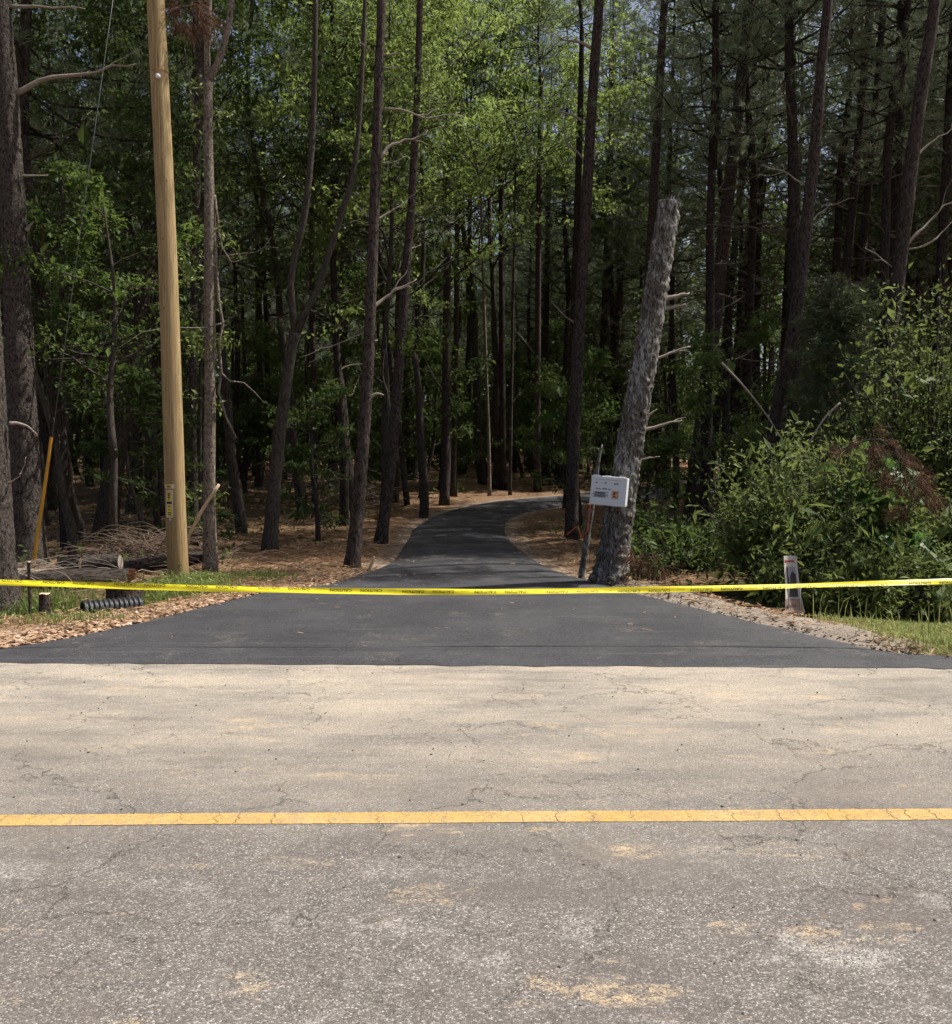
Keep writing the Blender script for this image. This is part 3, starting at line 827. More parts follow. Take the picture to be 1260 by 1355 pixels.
front_tree('pine_tree', 'straight reddish pine with bare white branches at the edge of the drive', [(466, 750, 20), (472, 690, 18), (478, 620, 17), (485, 520, 15.5), (489, 440, 15), (494, 320, 13.5), (499, 180, 12.5), (503, 60, 11.5), (505, 0, 11)], 'bark_pine', crown=PINE[2], top=12, n=170, sides=30, cscale=.85, plate=.006,
           branches=[[.2, (492, 409, 7), (505, 396, 5), (520, 384, 5), (540, 374, 4), (551, 366, 3)], [(490, 527, 5), (498, 521, 5), (508, 523, 4)], [.3, (504, 210, 6), (512, 193, 5), (525, 185, 5), (548, 176, 3), (567, 163, 2)],
                     [.3, (507, 144, 3), (530, 143, 3), (560, 150, 3), (607, 140, 2)], [(506, 73, 3), (530, 70, 2)], [(506, 90, 3), (529, 89, 2)], [(497, 69, 2), (475, 55, 2)], [.2, (500, 290, 3), (520, 275, 3), (537, 260, 2)],
                     [.1, (505, 216, 2), (522, 213, 2), (536, 203, 2)], [(490, 287, 3), (482, 282, 3), (472, 270, 2)], [(488, 410, 4), (480, 404, 3)], [.1, (490, 452, 3), (499, 449, 3)], [-.2, (486, 438, 2), (450, 455, 1.5), (400, 475, 1.2)]])
front_tree('pine_tree', 'slim dark pine standing close behind the reddish pine', [(503, 719, 18), (510, 675, 15), (518, 610, 14), (527, 500, 13), (535, 390, 11.5), (545, 260, 10), (551, 150, 9), (556, 0, 8)], 'bark_pine', crown=PINE[0], top=12, n=34,
           branches=[[.2, (531, 400, 2), (540, 380, 2), (552, 372, 2)], [.3, (540, 330, 2), (556, 320, 2)], [.2, (521, 560, 2), (512, 520, 2), (505, 480, 1.5)], [.1, (538, 390, 2), (527, 360, 2), (530, 345, 2)]])
front_tree('pine_tree', 'thin dark trunk beside the tangle of fallen brush', [(418, 672, 10), (416, 560, 8), (413, 400, 7), (411, 200, 6), (410, 0, 6)], 'bark_pine', crown=PINE[1], top=13)
front_tree('pine_tree', 'dark pine on the outer verge where the drive starts to bend', [(588, 668, 13), (590, 560, 11), (591, 430, 10), (593, 280, 9), (594, 100, 8)], 'bark_pine', crown=PINE[3], cscale=.5, top=13, branches=[[.3, (589, 520, 2), (575, 500, 1.5), (560, 470, 1.2)]])
front_tree('pine_tree', 'narrower reddish trunk right behind the dark pine on the verge', [(600, 657, 9), (602, 540, 7), (604, 400, 6.5), (606, 200, 6)], 'bark_pine', crown=PINE[2], cscale=.5, top=14)
front_tree('sapling', 'pole-thin pale sapling on the outer bank of the bend', [(648, 656, 5), (647, 590, 4.5), (644, 500, 4), (640, 380, 3.5), (636, 250, 3)], 'bark_thin', crown=SAPL[0], top=11)
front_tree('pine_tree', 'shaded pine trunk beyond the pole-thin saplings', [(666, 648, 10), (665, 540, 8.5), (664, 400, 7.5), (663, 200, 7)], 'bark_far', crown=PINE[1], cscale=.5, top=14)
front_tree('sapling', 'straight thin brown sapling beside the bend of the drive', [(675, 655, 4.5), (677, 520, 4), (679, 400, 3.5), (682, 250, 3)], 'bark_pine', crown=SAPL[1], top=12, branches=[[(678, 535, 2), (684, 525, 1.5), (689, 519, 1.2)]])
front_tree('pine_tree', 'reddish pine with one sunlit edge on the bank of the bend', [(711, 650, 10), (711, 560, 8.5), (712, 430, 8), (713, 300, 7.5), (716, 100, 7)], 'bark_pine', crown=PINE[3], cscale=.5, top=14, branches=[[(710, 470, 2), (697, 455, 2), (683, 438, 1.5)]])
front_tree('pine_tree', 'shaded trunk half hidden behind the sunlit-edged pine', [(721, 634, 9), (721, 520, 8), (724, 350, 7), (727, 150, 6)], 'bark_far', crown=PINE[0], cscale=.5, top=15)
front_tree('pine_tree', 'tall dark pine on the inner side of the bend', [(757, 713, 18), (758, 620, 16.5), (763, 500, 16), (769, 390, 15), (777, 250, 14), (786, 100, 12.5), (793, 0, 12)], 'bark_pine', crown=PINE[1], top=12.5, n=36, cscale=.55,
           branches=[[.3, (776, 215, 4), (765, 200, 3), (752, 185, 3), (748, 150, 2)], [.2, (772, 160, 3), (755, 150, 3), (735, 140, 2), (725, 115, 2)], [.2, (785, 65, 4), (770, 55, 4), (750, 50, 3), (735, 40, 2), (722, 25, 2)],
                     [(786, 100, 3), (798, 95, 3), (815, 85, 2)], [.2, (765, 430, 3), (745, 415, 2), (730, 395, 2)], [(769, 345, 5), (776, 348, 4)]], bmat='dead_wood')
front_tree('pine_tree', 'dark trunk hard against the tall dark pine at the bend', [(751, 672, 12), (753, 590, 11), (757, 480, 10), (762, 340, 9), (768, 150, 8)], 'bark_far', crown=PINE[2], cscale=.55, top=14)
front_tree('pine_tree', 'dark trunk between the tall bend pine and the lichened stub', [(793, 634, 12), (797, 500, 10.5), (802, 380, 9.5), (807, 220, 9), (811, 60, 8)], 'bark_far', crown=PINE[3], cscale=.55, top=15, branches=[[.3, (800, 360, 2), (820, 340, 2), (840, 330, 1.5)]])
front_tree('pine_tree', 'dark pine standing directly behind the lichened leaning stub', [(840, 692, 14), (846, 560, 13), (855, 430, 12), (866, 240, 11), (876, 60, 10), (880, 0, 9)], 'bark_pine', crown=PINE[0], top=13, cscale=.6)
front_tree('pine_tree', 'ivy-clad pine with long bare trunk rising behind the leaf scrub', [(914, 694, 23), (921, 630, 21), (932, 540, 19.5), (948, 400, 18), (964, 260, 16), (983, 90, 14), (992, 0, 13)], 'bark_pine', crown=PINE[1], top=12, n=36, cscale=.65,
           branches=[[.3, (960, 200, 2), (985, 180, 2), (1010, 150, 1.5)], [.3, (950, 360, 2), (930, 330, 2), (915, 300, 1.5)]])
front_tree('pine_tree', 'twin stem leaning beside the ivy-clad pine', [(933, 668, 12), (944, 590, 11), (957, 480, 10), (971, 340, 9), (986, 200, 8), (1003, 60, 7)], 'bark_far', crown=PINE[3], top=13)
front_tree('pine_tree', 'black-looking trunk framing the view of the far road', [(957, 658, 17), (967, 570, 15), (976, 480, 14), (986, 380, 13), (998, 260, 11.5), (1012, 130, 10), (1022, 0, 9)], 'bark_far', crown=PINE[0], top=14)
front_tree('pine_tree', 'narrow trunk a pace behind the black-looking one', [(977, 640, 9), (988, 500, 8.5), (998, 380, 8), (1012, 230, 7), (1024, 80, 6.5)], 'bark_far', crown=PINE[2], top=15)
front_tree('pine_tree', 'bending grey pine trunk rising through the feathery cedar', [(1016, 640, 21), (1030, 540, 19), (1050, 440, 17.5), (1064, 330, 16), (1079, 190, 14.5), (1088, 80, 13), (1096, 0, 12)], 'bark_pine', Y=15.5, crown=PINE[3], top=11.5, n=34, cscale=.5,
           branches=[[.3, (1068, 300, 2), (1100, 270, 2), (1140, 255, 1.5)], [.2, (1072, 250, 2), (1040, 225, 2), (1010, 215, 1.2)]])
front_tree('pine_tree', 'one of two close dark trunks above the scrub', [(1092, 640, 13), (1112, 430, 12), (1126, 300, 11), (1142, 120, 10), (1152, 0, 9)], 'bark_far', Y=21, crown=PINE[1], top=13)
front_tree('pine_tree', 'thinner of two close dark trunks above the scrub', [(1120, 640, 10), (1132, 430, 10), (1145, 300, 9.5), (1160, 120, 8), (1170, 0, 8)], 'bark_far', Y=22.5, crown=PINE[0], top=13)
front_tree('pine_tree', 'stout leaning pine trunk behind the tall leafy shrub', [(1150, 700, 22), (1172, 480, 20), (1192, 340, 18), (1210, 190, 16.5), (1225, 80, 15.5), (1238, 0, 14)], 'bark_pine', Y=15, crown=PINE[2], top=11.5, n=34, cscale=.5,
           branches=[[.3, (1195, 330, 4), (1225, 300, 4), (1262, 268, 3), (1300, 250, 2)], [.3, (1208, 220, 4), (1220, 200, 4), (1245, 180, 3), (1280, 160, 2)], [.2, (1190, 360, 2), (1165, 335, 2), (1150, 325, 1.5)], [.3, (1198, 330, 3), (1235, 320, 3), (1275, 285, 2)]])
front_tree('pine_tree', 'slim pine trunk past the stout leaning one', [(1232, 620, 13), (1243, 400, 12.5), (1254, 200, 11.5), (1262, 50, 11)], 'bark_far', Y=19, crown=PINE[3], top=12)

# lichened leaning stub: a topped pine trunk with the permit box on it
SNAG = [(807, 770, 46), (812, 735, 42), (822, 665, 38), (834, 590, 35.5), (846, 520, 34), (866, 400, 31), (886, 268, 29)]
t, o, SY = front_tree('leaning_stub', 'grey lichened pine stub leaning over, its top sawn off', SNAG, 'bark_grey', n=230, sides=56, rough=.12, plate=.014,
           branches=[[.05, (880, 396, 6), (897, 391, 7), (913, 387, 6)], [.05, (879, 409, 6), (895, 405, 6), (909, 402, 5)], [.05, (868, 475, 4), (890, 466, 5), (913, 458, 4)], [.05, (850, 571, 5), (875, 563, 5), (904, 555, 4)],
                     [.05, (850, 558, 4), (862, 547, 4), (871, 542, 3)], [.0, (846, 609, 3), (860, 606, 3), (873, 604, 2)], [.05, (838, 500, 4), (826, 508, 3)]])
mb = MB(); rs = random.Random(21); tpz = at_depth(886, 268, SY) - o; rt_ = 14.0 * SY / F_PX
for k in range(34):
    q = rs.uniform(0, 6.283); rr = rt_ * math.sqrt(rs.random()) * .95; p = tpz + np.array([rr * math.cos(q), rr * math.sin(q), -.06])
    mb.tube(np.array([p, p + np.array([.02 + rs.gauss(0, .012), rs.gauss(0, .012), rs.uniform(.05, .17)])]), (.020, .003), 5, 0)
mb.build('splintered_top', [M['bark_grey']], t)
# dead sapling with an orange cord
t, o, DY = front_tree('dead_sapling', 'broken dead sapling leaning next to the lichened stub', [(770, 766, 9), (774, 730, 8.5), (779, 695, 8), (786, 650, 8), (791, 615, 6), (797, 588, 2)], 'bark_grey', n=22, sides=10, rough=.2, branches=[[.0, (786, 640, 3), (781, 622, 2), (779, 610, 1)]])
def cord(pts, Y, r, name, label):
    P = np.array([at_depth(px, py, Y - off) for px, py, off in pts])
    S = smooth_path(np.hstack([P, np.zeros((len(P), 1))]), 40)[:, :3]
    c = MB(); o_ = S[-1].copy(); c.tube(S - o_, r, 6)
    ob = c.build(name, M['cord'], smooth=True); ob.location = o_
    tag(ob, label, 'cord')
M['cord'] = plain('orange_plastic_cord', (.55, .11, .03), .5, .4)
cord([(775, 667, .06), (781, 668, .08), (780, 680, .07), (778, 695, .06), (777, 703, .07), (773, 708, .06), (770, 712, .05), (768, 707, .05), (764, 697, .03), (756, 703, -.02), (750, 708, -.05)], DY, .007, 'orange_cord', 'orange cord tangled around the dead sapling')

# ------------------------------------------------------------------ the wood behind
taken = [np.array(ob.location[:2]) for ob in bpy.data.objects if ob.type == 'EMPTY']
def free(x, y, gap, road_gap=1.7):
    if drive_dist(np.array([[x, y]]))[0] < road_gap: return False
    return all((x - p[0]) ** 2 + (y - p[1]) ** 2 > gap * gap for p in taken)
def in_view(x, y, m): return abs(x) < .535 * y + m
# the corridor that lets the sun reach the pole, the shoulder and the apron stays as thin as in the photograph
def shades_front(x, y, h):
    for (ax, ay) in ((-4.1, 11.8), (-2, 13.5), (-5, 10), (0, 10), (2, 10.5), (-3, 11)):
        s_ = (x - ax) / SUN_DIR.x
        if s_ > 0 and abs(ay + s_ * SUN_DIR.y - y) < 1.5 and s_ * SUN_DIR.z < h + 1: return True
    return False
def place_pine(x, y, k, sc, label, group, rnd):
    z = gz(x, y)
    t = thing('pine_tree', label, 'tree', (x, y, z), group)
    me, tp = STEM[k]
    rz = rnd.uniform(0, 6.28)
    tilt = (rnd.gauss(0, .022), rnd.gauss(.028, .03) if x > 0 else rnd.gauss(.0, .03), rz)
    t.rotation_euler = tilt; t.scale = (sc,) * 3
    link('trunk', me, t)
    link('crown', PINE[rnd.randrange(4)], t, loc=tp - Vector((0, 0, .2)) if isinstance(tp, Vector) else tp - np.array([0, 0, .2]), rot=(0, 0, rnd.uniform(0, 6.28)), scale=rnd.uniform(.85, 1.1))
    taken.append(np.array([x, y]))
rnd = random.Random(99)
n_p = 0
LAB_R = ('dark bare pine trunk crowded in the wood behind the scrub', 'pines in the wood behind the scrub')
LAB_L = ('dark pine trunk deep in the wood behind the utility pole', 'pines in the wood behind the utility pole')
LAB_C = ('slim pine trunk in the wood beyond the bend of the drive', 'pines beyond the bend of the drive')
tries = 0
while n_p < 255 and tries < 20000:
    tries += 1
    y = 17 + 62 * rnd.random() ** .8
    x = rnd.uniform(-.72, 1) * (.535 * y + 3) * 1.0
    if x < 0: x /= .72
    right = x > 2
    if not right and rnd.random() < .70: continue
    if right and (y > 55 or y < 26) and rnd.random() < .35: continue
    gap = (1.35 if right else 2.1) if y < 40 else (1.7 if right else 2.4)
    if not free(x, y, gap, 1.7 if y < 42 else 3.2): continue
    if y < 24 and shades_front(x, y, 19): continue
    if right and x < 12 and 15 < y < 26 and rnd.random() < .72: continue
    px = CX + x / y * F_PX
    if 520 < px < 800 and 22 < y < 50 and rnd.random() < .82: continue
    if 930 < px < 947 and y > 21: continue                # the gap through which the far road shows
    lab = LAB_C if 520 < px < 820 and y > 24 else (LAB_R if right else LAB_L)
    place_pine(x, y, rnd.randrange(5), rnd.uniform(.85, 1.25), *lab, rnd)
    n_p += 1
# pines past the picture's right edge that shade the inner wood
for (x, y) in [(11, 16.5), (13, 20), (14.5, 25), (17, 22), (18, 29), (16, 17), (20, 33)]:
    place_pine(x, y, rnd.randrange(5), rnd.uniform(.95, 1.2), 'pine standing past the scrub along the roadside wood', 'pines along the roadside wood', rnd)

def hard_stem(seed, H, rad):
    r = random.Random(seed); mb = MB()
    P = wiggle((0, 0, -.2), (r.uniform(-.3, .3), r.uniform(-.3, .3), H), 14, .03, r=r)
    mb.tube(P, np.linspace(rad * 1.2, rad * .7, 14), 9, 0, rough=.08, seed=seed)
    return mb.mesh('trunk', [M['bark_smooth']], True), P[-1]
HST = [hard_stem(51, 3.2, .10), hard_stem(52, 2.2, .08), hard_stem(53, 4.2, .11)]
def place_hard(x, y, sk, crown, sc, label, group=None, name='broadleaf_tree', stem=1.):
    t = thing(name, label, 'tree', (x, y, gz(x, y)), group, rnd.uniform(0, 6.28))
    t.scale = (sc,) * 3
    me, tp = HST[sk]
    link('trunk', me, t)
    link('crown', crown, t, loc=tp - np.array([0, 0, .15]), rot=(0, 0, rnd.uniform(0, 6.28)))
    taken.append(np.array([x, y]))
G = 'bright broadleaf trees past the reddish pine'
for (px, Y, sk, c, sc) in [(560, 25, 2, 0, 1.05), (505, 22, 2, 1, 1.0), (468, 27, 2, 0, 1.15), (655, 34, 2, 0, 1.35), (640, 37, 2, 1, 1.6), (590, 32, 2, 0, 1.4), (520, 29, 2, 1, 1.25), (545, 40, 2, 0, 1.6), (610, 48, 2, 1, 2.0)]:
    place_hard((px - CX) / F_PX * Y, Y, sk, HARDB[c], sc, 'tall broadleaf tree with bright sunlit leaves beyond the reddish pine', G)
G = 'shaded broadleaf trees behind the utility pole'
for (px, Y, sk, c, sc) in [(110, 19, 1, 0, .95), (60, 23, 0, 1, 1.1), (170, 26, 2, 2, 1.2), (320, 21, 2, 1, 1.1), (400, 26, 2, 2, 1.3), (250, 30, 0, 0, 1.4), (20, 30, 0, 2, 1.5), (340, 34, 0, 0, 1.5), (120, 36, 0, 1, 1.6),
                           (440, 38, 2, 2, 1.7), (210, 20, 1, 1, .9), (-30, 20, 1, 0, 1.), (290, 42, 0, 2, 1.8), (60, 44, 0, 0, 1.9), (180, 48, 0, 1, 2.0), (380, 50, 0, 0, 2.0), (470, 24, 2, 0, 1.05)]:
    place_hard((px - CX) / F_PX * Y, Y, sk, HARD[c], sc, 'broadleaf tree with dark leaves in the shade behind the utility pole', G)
G = 'leafy trees among the pine trunks beyond the stub'
for (px, Y, c, sc) in [(880, 42, 0, 1.9), (985, 46, 2, 2.1), (1060, 40, 1, 1.8), (1150, 44, 0, 2.0), (820, 52, 2, 2.2)]:
    place_hard((px - CX) / F_PX * Y, Y, 2, HARD[c], sc, 'tall leafy tree topping out among the dark pines beyond the lichened stub', 'tall leafy trees among the pines')
for (px, Y, sk, c, sc) in [(700, 50, 1, 0, 1.3), (830, 45, 1, 1, 1.3), (868, 38, 1, 2, 1.1), (1020, 36, 1, 0, 1.1), (1090, 33, 1, 1, 1.0), (1190, 30, 1, 2, 1.0), (1250, 24, 1, 1, .9), (770, 60, 1, 2, 1.8), (1000, 62, 1, 1, 1.6), (1120, 55, 0, 0, 1.8)]:
    place_hard((px - CX) / F_PX * Y, Y, sk, HARD[c], sc, 'leafy tree growing among the dark pines beyond the lichened stub', G)
place_hard((150 - CX) / F_PX * 14.6, 14.6, 1, SAPL[2], .85, 'sunlit young broadleaf tree beside the utility pole, in front of the leaning trunk', None, 'young_tree')
place_hard((95 - CX) / F_PX * 16.0, 16.0, 1, SAPL[0], 1.0, 'leafy young tree between the big furrowed pine and the leaning trunk', None, 'young_tree')
# understorey saplings
n_s = 0; tries = 0
while n_s < 165 and tries < 9000:
    tries += 1
    y = 15.5 + 55 * rnd.random() ** (.75 if n_s > 70 else 1.1); x = rnd.uniform(-1, 1) * (.53 * y + 1)
    if not free(x, y, .9, 1.2): continue
    if x > -4.8 and x < 0 and y < 19: continue
    px = CX + x / y * F_PX
    if 915 < px < 955: continue
    if y < 24 and shades_front(x, y, 3): continue
    if px < 480: lab = ('leafy sapling in the dark wood behind the utility pole', 'saplings behind the utility pole')
    elif px < 800: lab = ('leafy sapling in the wood beyond the bend of the drive', 'saplings beyond the bend of the drive')
    else: lab = ('leafy sapling among the pine trunks behind the scrub', 'saplings among the pines behind the scrub')
    t = thing('sapling', lab[0], 'sapling', (x, y, gz(x, y) - .05), lab[1], rnd.uniform(0, 6.28))
    s_ = rnd.uniform(.6, 1.25) * (1 + .016 * (y - 15)); t.scale = (s_,) * 3
    k = rnd.randrange(3)
    link('crown', SAPL[k], t)
    taken.append(np.array([x, y])); n_s += 1

# far wood closing the view: one mass of trees
mb = MB()
for k in range(150):
    x = rnd.uniform(-75, 75); y = rnd.uniform(84, 125); z = gz(x, y)
    mb.tube(wiggle((x, y, z), (x + rnd.uniform(-1, 1), y, z + 20), 6, .01), np.linspace(.22, .08, 6), 6, 0, caps=False)
n = 46000
P = np.stack([rng.uniform(-80, 80, n), rng.uniform(80, 125, n), rng.uniform(0, 1, n) ** 1.3 * 25], 1)
P[:, 2] += ground_z(P[:, 0], P[:, 1])
cl = rng.integers(0, n, n); cen = P[rng.integers(0, 900, n)]
P = np.where(rng.random((n, 1)) < .75, cen + rng.normal(size=(n, 3)) * 1.4, P)
mb.leaves(P, .95, .7, 1, .4)
tag(mb.build('woodland', [M['bark_far'], M['leaf']]), 'dark mass of distant wood closing the view', 'woodland', kind='stuff')

# ------------------------------------------------------------------ the scrub on the ditch side
def shrub(name, label, x, y, rx, ry, h, n_stem, n_leaf, leafmat, size, width, seed, mats='bark_smooth', low=0., up=.5, cat='shrub', tall=.6, group=None):
    r = random.Random(seed)
    z0 = gz(x, y)
    t = thing(name, label, cat, (x, y, z0), group)
    st = MB(); tips = []
    for k in range(n_stem):
        a = r.uniform(0, 6.283); q = math.sqrt(r.random())
        f = q * r.uniform(.85, 1.1)
        bx, by = math.cos(a) * rx * .35 * q, math.sin(a) * ry * .35 * q
        hh = h * (1 - .45 * f * f) * r.uniform(.55, 1.08)
        top = np.array([math.cos(a) * rx * f, math.sin(a) * ry * f, hh])
        b0 = np.array([bx, by, gz(x + bx, y + by) - z0 - .05])
        P = wiggle(b0, top, 7, .05, .10 * (1 if f > .4 else 0), r)
        st.tube(P, np.linspace(.013 + .004 * h, .003, 7), 4, 0, caps=False)
        for j in range(5):
            s_ = r.uniform(.3 if low == 0 else .08, 1.); p = np.array([np.interp(s_, np.linspace(0, 1, 7), P[:, i]) for i in range(3)])
            d = np.array([r.gauss(0, 1), r.gauss(0, 1), r.gauss(.2, .6)]); d /= np.linalg.norm(d)
            e = p + d * r.uniform(.15, .45) * (h / 2.4) ** .5
            st.tube(np.array([p, (p + e) / 2 + (0, 0, .02), e]), (.006, .004, .002), 3, 0, caps=False)
            tips.append((p, e))
    st.build('stems', [M[mats]], t)
    lf = MB()
    leafy(lf, tips, max(1, n_leaf // len(tips)), size, width, 0, .09 + .02 * h, up, .15, .08, .9)
    lf.build('foliage', [M[leafmat]], t)
    return t
shrub('shrub', 'rounded shrub with narrow glossy leaves behind the tilted yard sign', 4.15, 11.3, 1.35, 1.0, 2.25, 110, 14500, 'leaf_shrub', .09, .028, 1)
shrub('shrub', 'broad low shrub spilling into the ditch around the yard sign', 4.25, 10.35, 1.2, .55, 1.15, 70, 7000, 'leaf_shrub', .082, .028, 2, low=1)
shrub('shrub', 'tall leafy shrub with small round leaves at the wood edge', 6.7, 13.2, 1.7, 1.4, 4.3, 120, 19000, 'leaf_shrub', .066, .038, 3, low=1)
shrub('shrub', 'dense dark shrub filling the ditch behind the roadside grass', 6.3, 11.2, 1.9, .9, 2.1, 100, 11000, 'leaf_shrub', .085, .042, 4, low=1)
shrub('shrub', 'dark shrub low over the roadside grass, past the ditch', 5.75, 9.95, 1.3, .5, 1.0, 60, 5200, 'leaf_shrub', .08, .04, 5, low=1)
shrub('shrub', 'sparse low leafy scrub between the lichened stub and the rounded shrub', 3.0, 13.3, 1.0, .9, 1.0, 50, 3200, 'leaf', .075, .04, 6, low=1)
shrub('shrub', 'straggly weeds and small shrub at the foot of the ivy-clad pine', 3.3, 15.8, .9, 1.0, .8, 50, 3000, 'leaf', .085, .05, 7, low=1)
shrub('shrub', 'bright leafy shrub glowing in sun behind the tall leafy shrub', 8.3, 14.8, 1.3, 1.3, 3.9, 80, 9000, 'leaf_bright', .085, .055, 8, low=1)
shrub('shrub', 'small weedy plant rooted beside the lichened stub', 2.25, 12.2, .28, .25, .6, 14, 420, 'leaf', .06, .035, 9, low=1)
shrub('grapevine', 'bright broad-leaved vine climbing on top of the rounded shrub', 5.05, 11.15, .5, .4, 2.35, 22, 520, 'leaf_vine', .15, .14, 10, cat='vine')
# cedar
def cedar(name, label, x, y, h, rx, seed, n=300):
    r = random.Random(seed); t = thing(name, label, 'tree', (x, y, gz(x, y)))
    st = MB(); P = wiggle((0, 0, -.1), (.1, 0, h), 10, .02, r=r); st.tube(P, np.linspace(.06, .01, 10), 7, 0); T_, D_ = [], []
    for k in range(n):
        f = r.random() ** .8; z = h * (.12 + .86 * f); a = r.uniform(0, 6.283); L = rx * (1.05 - .75 * f) * r.uniform(.5, 1.1)
        b = np.array([np.interp(z, P[:, 2], P[:, i]) for i in range(3)]); e = b + np.array([math.cos(a) * L, math.sin(a) * L, L * r.uniform(-.1, .35)])
        st.tube(np.array([b, (b + e) / 2 + (0, 0, .05), e]), (.012, .008, .003), 3, 0, caps=False)
        for j in range(9):
            s_ = r.uniform(.35, 1); T_.append(b + (e - b) * s_ + np.array([r.gauss(0, .07), r.gauss(0, .07), r.gauss(0, .06)])); D_.append((e - b) / L * .7 + np.array([0, 0, -.15]))
    st.build('trunk', [M['bark_thin']], t)
    nd = MB(); nd.needles(np.array(T_), np.array(D_), .13, .02, 13, .45, 0); nd.build('crown', [M['cedar']], t)
cedar('cedar_tree', 'feathery grey-green cedar between the bending pine and tall shrub', 5.75, 14.6, 4.6, 1.25, 3, 170)
cedar('cedar_tree', 'small feathery cedar in the shade beside the tall leafy shrub', 7.2, 16.5, 4.8, 1.2, 4, 150)
# dead pine bough caught on the scrub
def dead_bough(name, label, pts, Y, n, seed):
    r = random.Random(seed)
    P = np.array([at_depth(px, py, Y + dy) for px, py, dy in pts]); o_ = P[0].copy()
    t = thing(name, label, 'branch', o_)
    S = smooth_path(np.hstack([P - o_, np.zeros((len(P), 1))]), 14)[:, :3]
    b = MB(); b.tube(S, np.linspace(.014, .005, 14), 5); T_, D_ = [], []
    for k in range(n):
        p = S[r.randrange(2, 14)]; d = np.array([r.gauss(0, 1), r.gauss(0, .8), r.gauss(-.35, .6)]); d /= np.linalg.norm(d); e = p + d * r.uniform(.08, .32)
        b.tube(np.array([p, e]), (.005, .003), 3, 0, caps=False); T_.append(e); D_.append(d * .6 + np.array([0, 0, -.5]))
    b.build('stem', [M['bark_pine']], t)
    c = MB(); c.needles(np.array(T_), np.array(D_), .19, .010, 30, .45, 0); c.build('needles', [M['needle_dead']], t)
dead_bough('dead_pine_bough', 'brown dead pine bough draped over the scrub', [(1120, 596, 0), (1150, 582, -.1), (1180, 590, -.2), (1200, 640, -.3), (1215, 660, -.3)], 10.6, 40, 1)
dead_bough('dead_pine_bough', 'rust-brown dead needle spray hanging high beside the utility pole', [(262, 40, 0), (255, 18, -.1), (245, 5, -.2), (228, 8, -.2)], 12.4, 26, 2)
dead_bough('dead_pine_bough', 'fallen red-brown pine bough on the ground beside the lichened stub', [(862, 772, 0), (866, 752, .0), (860, 738, .1), (852, 744, .1)], 11.6, 14, 3)

# ------------------------------------------------------------------ utility pole, guy wire
def pole_mat():
    k = NT('pole_wood')
    grain = k.noise(k.coord('Object', (26, 26, .8)), 2.2, 6, .7)
    big = k.noise(k.coord('Object', (3, 3, .6)), 1.5, 4, .6)
    c = k.ramp(grain, [(.3, (.18, .12, .052)), (.5, (.34, .248, .118)), (.72, (.50, .39, .215))])
    chk = k.noise(k.coord('Object', (60, 60, 1.1)), 1.6, 5, .7)
    c = k.mix(k.ramp(chk, [(.59, 0), (.63, .9)]), c, (.09, .055, .025))
    stain = k.noise(k.coord('Object', (7, 7, .9)), 1.4, 7, .72)
    c = k.mix(k.ramp(stain, [(.52, 0), (.66, .6)]), c, (.20, .13, .06))
    c = k.mix(k.ramp(big, [(.35, .55), (.6, 0)]), c, (.30, .20, .10))
    z = k.n('SeparateXYZ'); k.set(z.inputs[0], k.coord('Object'))
    c = k.mix(k.ramp(k.math('MULTIPLY_ADD', z.outputs[2], -.35, k.math('MULTIPLY_ADD', big, .5, .35)), [(.0, 0), (.6, .5)]), c, (.24, .155, .07))
    kn = k.voro(k.coord('Object', (5, 5, 2.2)), 1.6)
    c = k.mix(k.ramp(kn, [(.05, .9), (.10, 0)]), c, (.16, .085, .035))
    k.bump(k.math('SUBTRACT', grain, k.ramp(chk, [(.62, 0), (.66, 1)])), .6, .01)
    return k.fin(c, .8, .25)
M['pole'] = pole_mat()
M['metal'] = NT('galvanised_metal').fin((.22, .23, .23), .5, .5); M['metal'].node_tree.nodes['Principled BSDF'].inputs['Metallic'].default_value = .7
M['white_plastic'] = plain('white_plastic', (.70, .72, .72), .45, .4, .05, 6)
M['yellow_guard'] = plain('orange_yellow_guard', (.62, .32, .03), .45, .4, .12, 5)
M['tape'] = plain('yellow_tape', (.80, .68, .02), .35, .5, .05, 9)
M['tape_ink'] = plain('tape_ink', (.06, .055, .02), .5, .3)
M['black'] = plain('black_print', (.02, .02, .02), .6, .3)
M['tag_yellow'] = plain('faded_yellow_tag', (.72, .55, .05), .6, .3, .15, 60)
M['tag_white'] = plain('tag_white', (.55, .50, .40), .6, .3, .15, 60)
pb = on_ground(236, 770)
PY = pb[1]
pts = [(236.5, 772, 27.5), (233, 690, 26.5), (229, 560, 25.5), (221.5, 330, 24), (212, 120, 22.8), (206, 0, 22), (196, -255, 20.5), (194, -310, 20)]
S, _ = px_path(pts, PY)
PO = np.array([S[0, 0], PY, gz(S[0, 0], PY)])
pole = thing('utility_pole', 'new tan wooden utility pole with yellow marker plates', 'utility pole', PO)
Sp = smooth_path(S, 40); body = Sp[:, :3] - PO; body[0, 2] -= .3
mb = MB(); mb.tube(body, Sp[:, 3], 32, 0, rough=.02); mb.build('shaft', M['pole'], pole, True)
def pole_x(z): return np.interp(z, body[:, 2], body[:, 0]), np.interp(z, body[:, 2], Sp[:, 3])
def on_pole(px, py):
    p = at_depth(px, py, PY) - PO
    cx, r_ = pole_x(p[2]); dx = np.clip(p[0] - cx, -r_ * .98, r_ * .98)
    return np.array([p[0], -math.sqrt(r_ * r_ - dx * dx), p[2]])
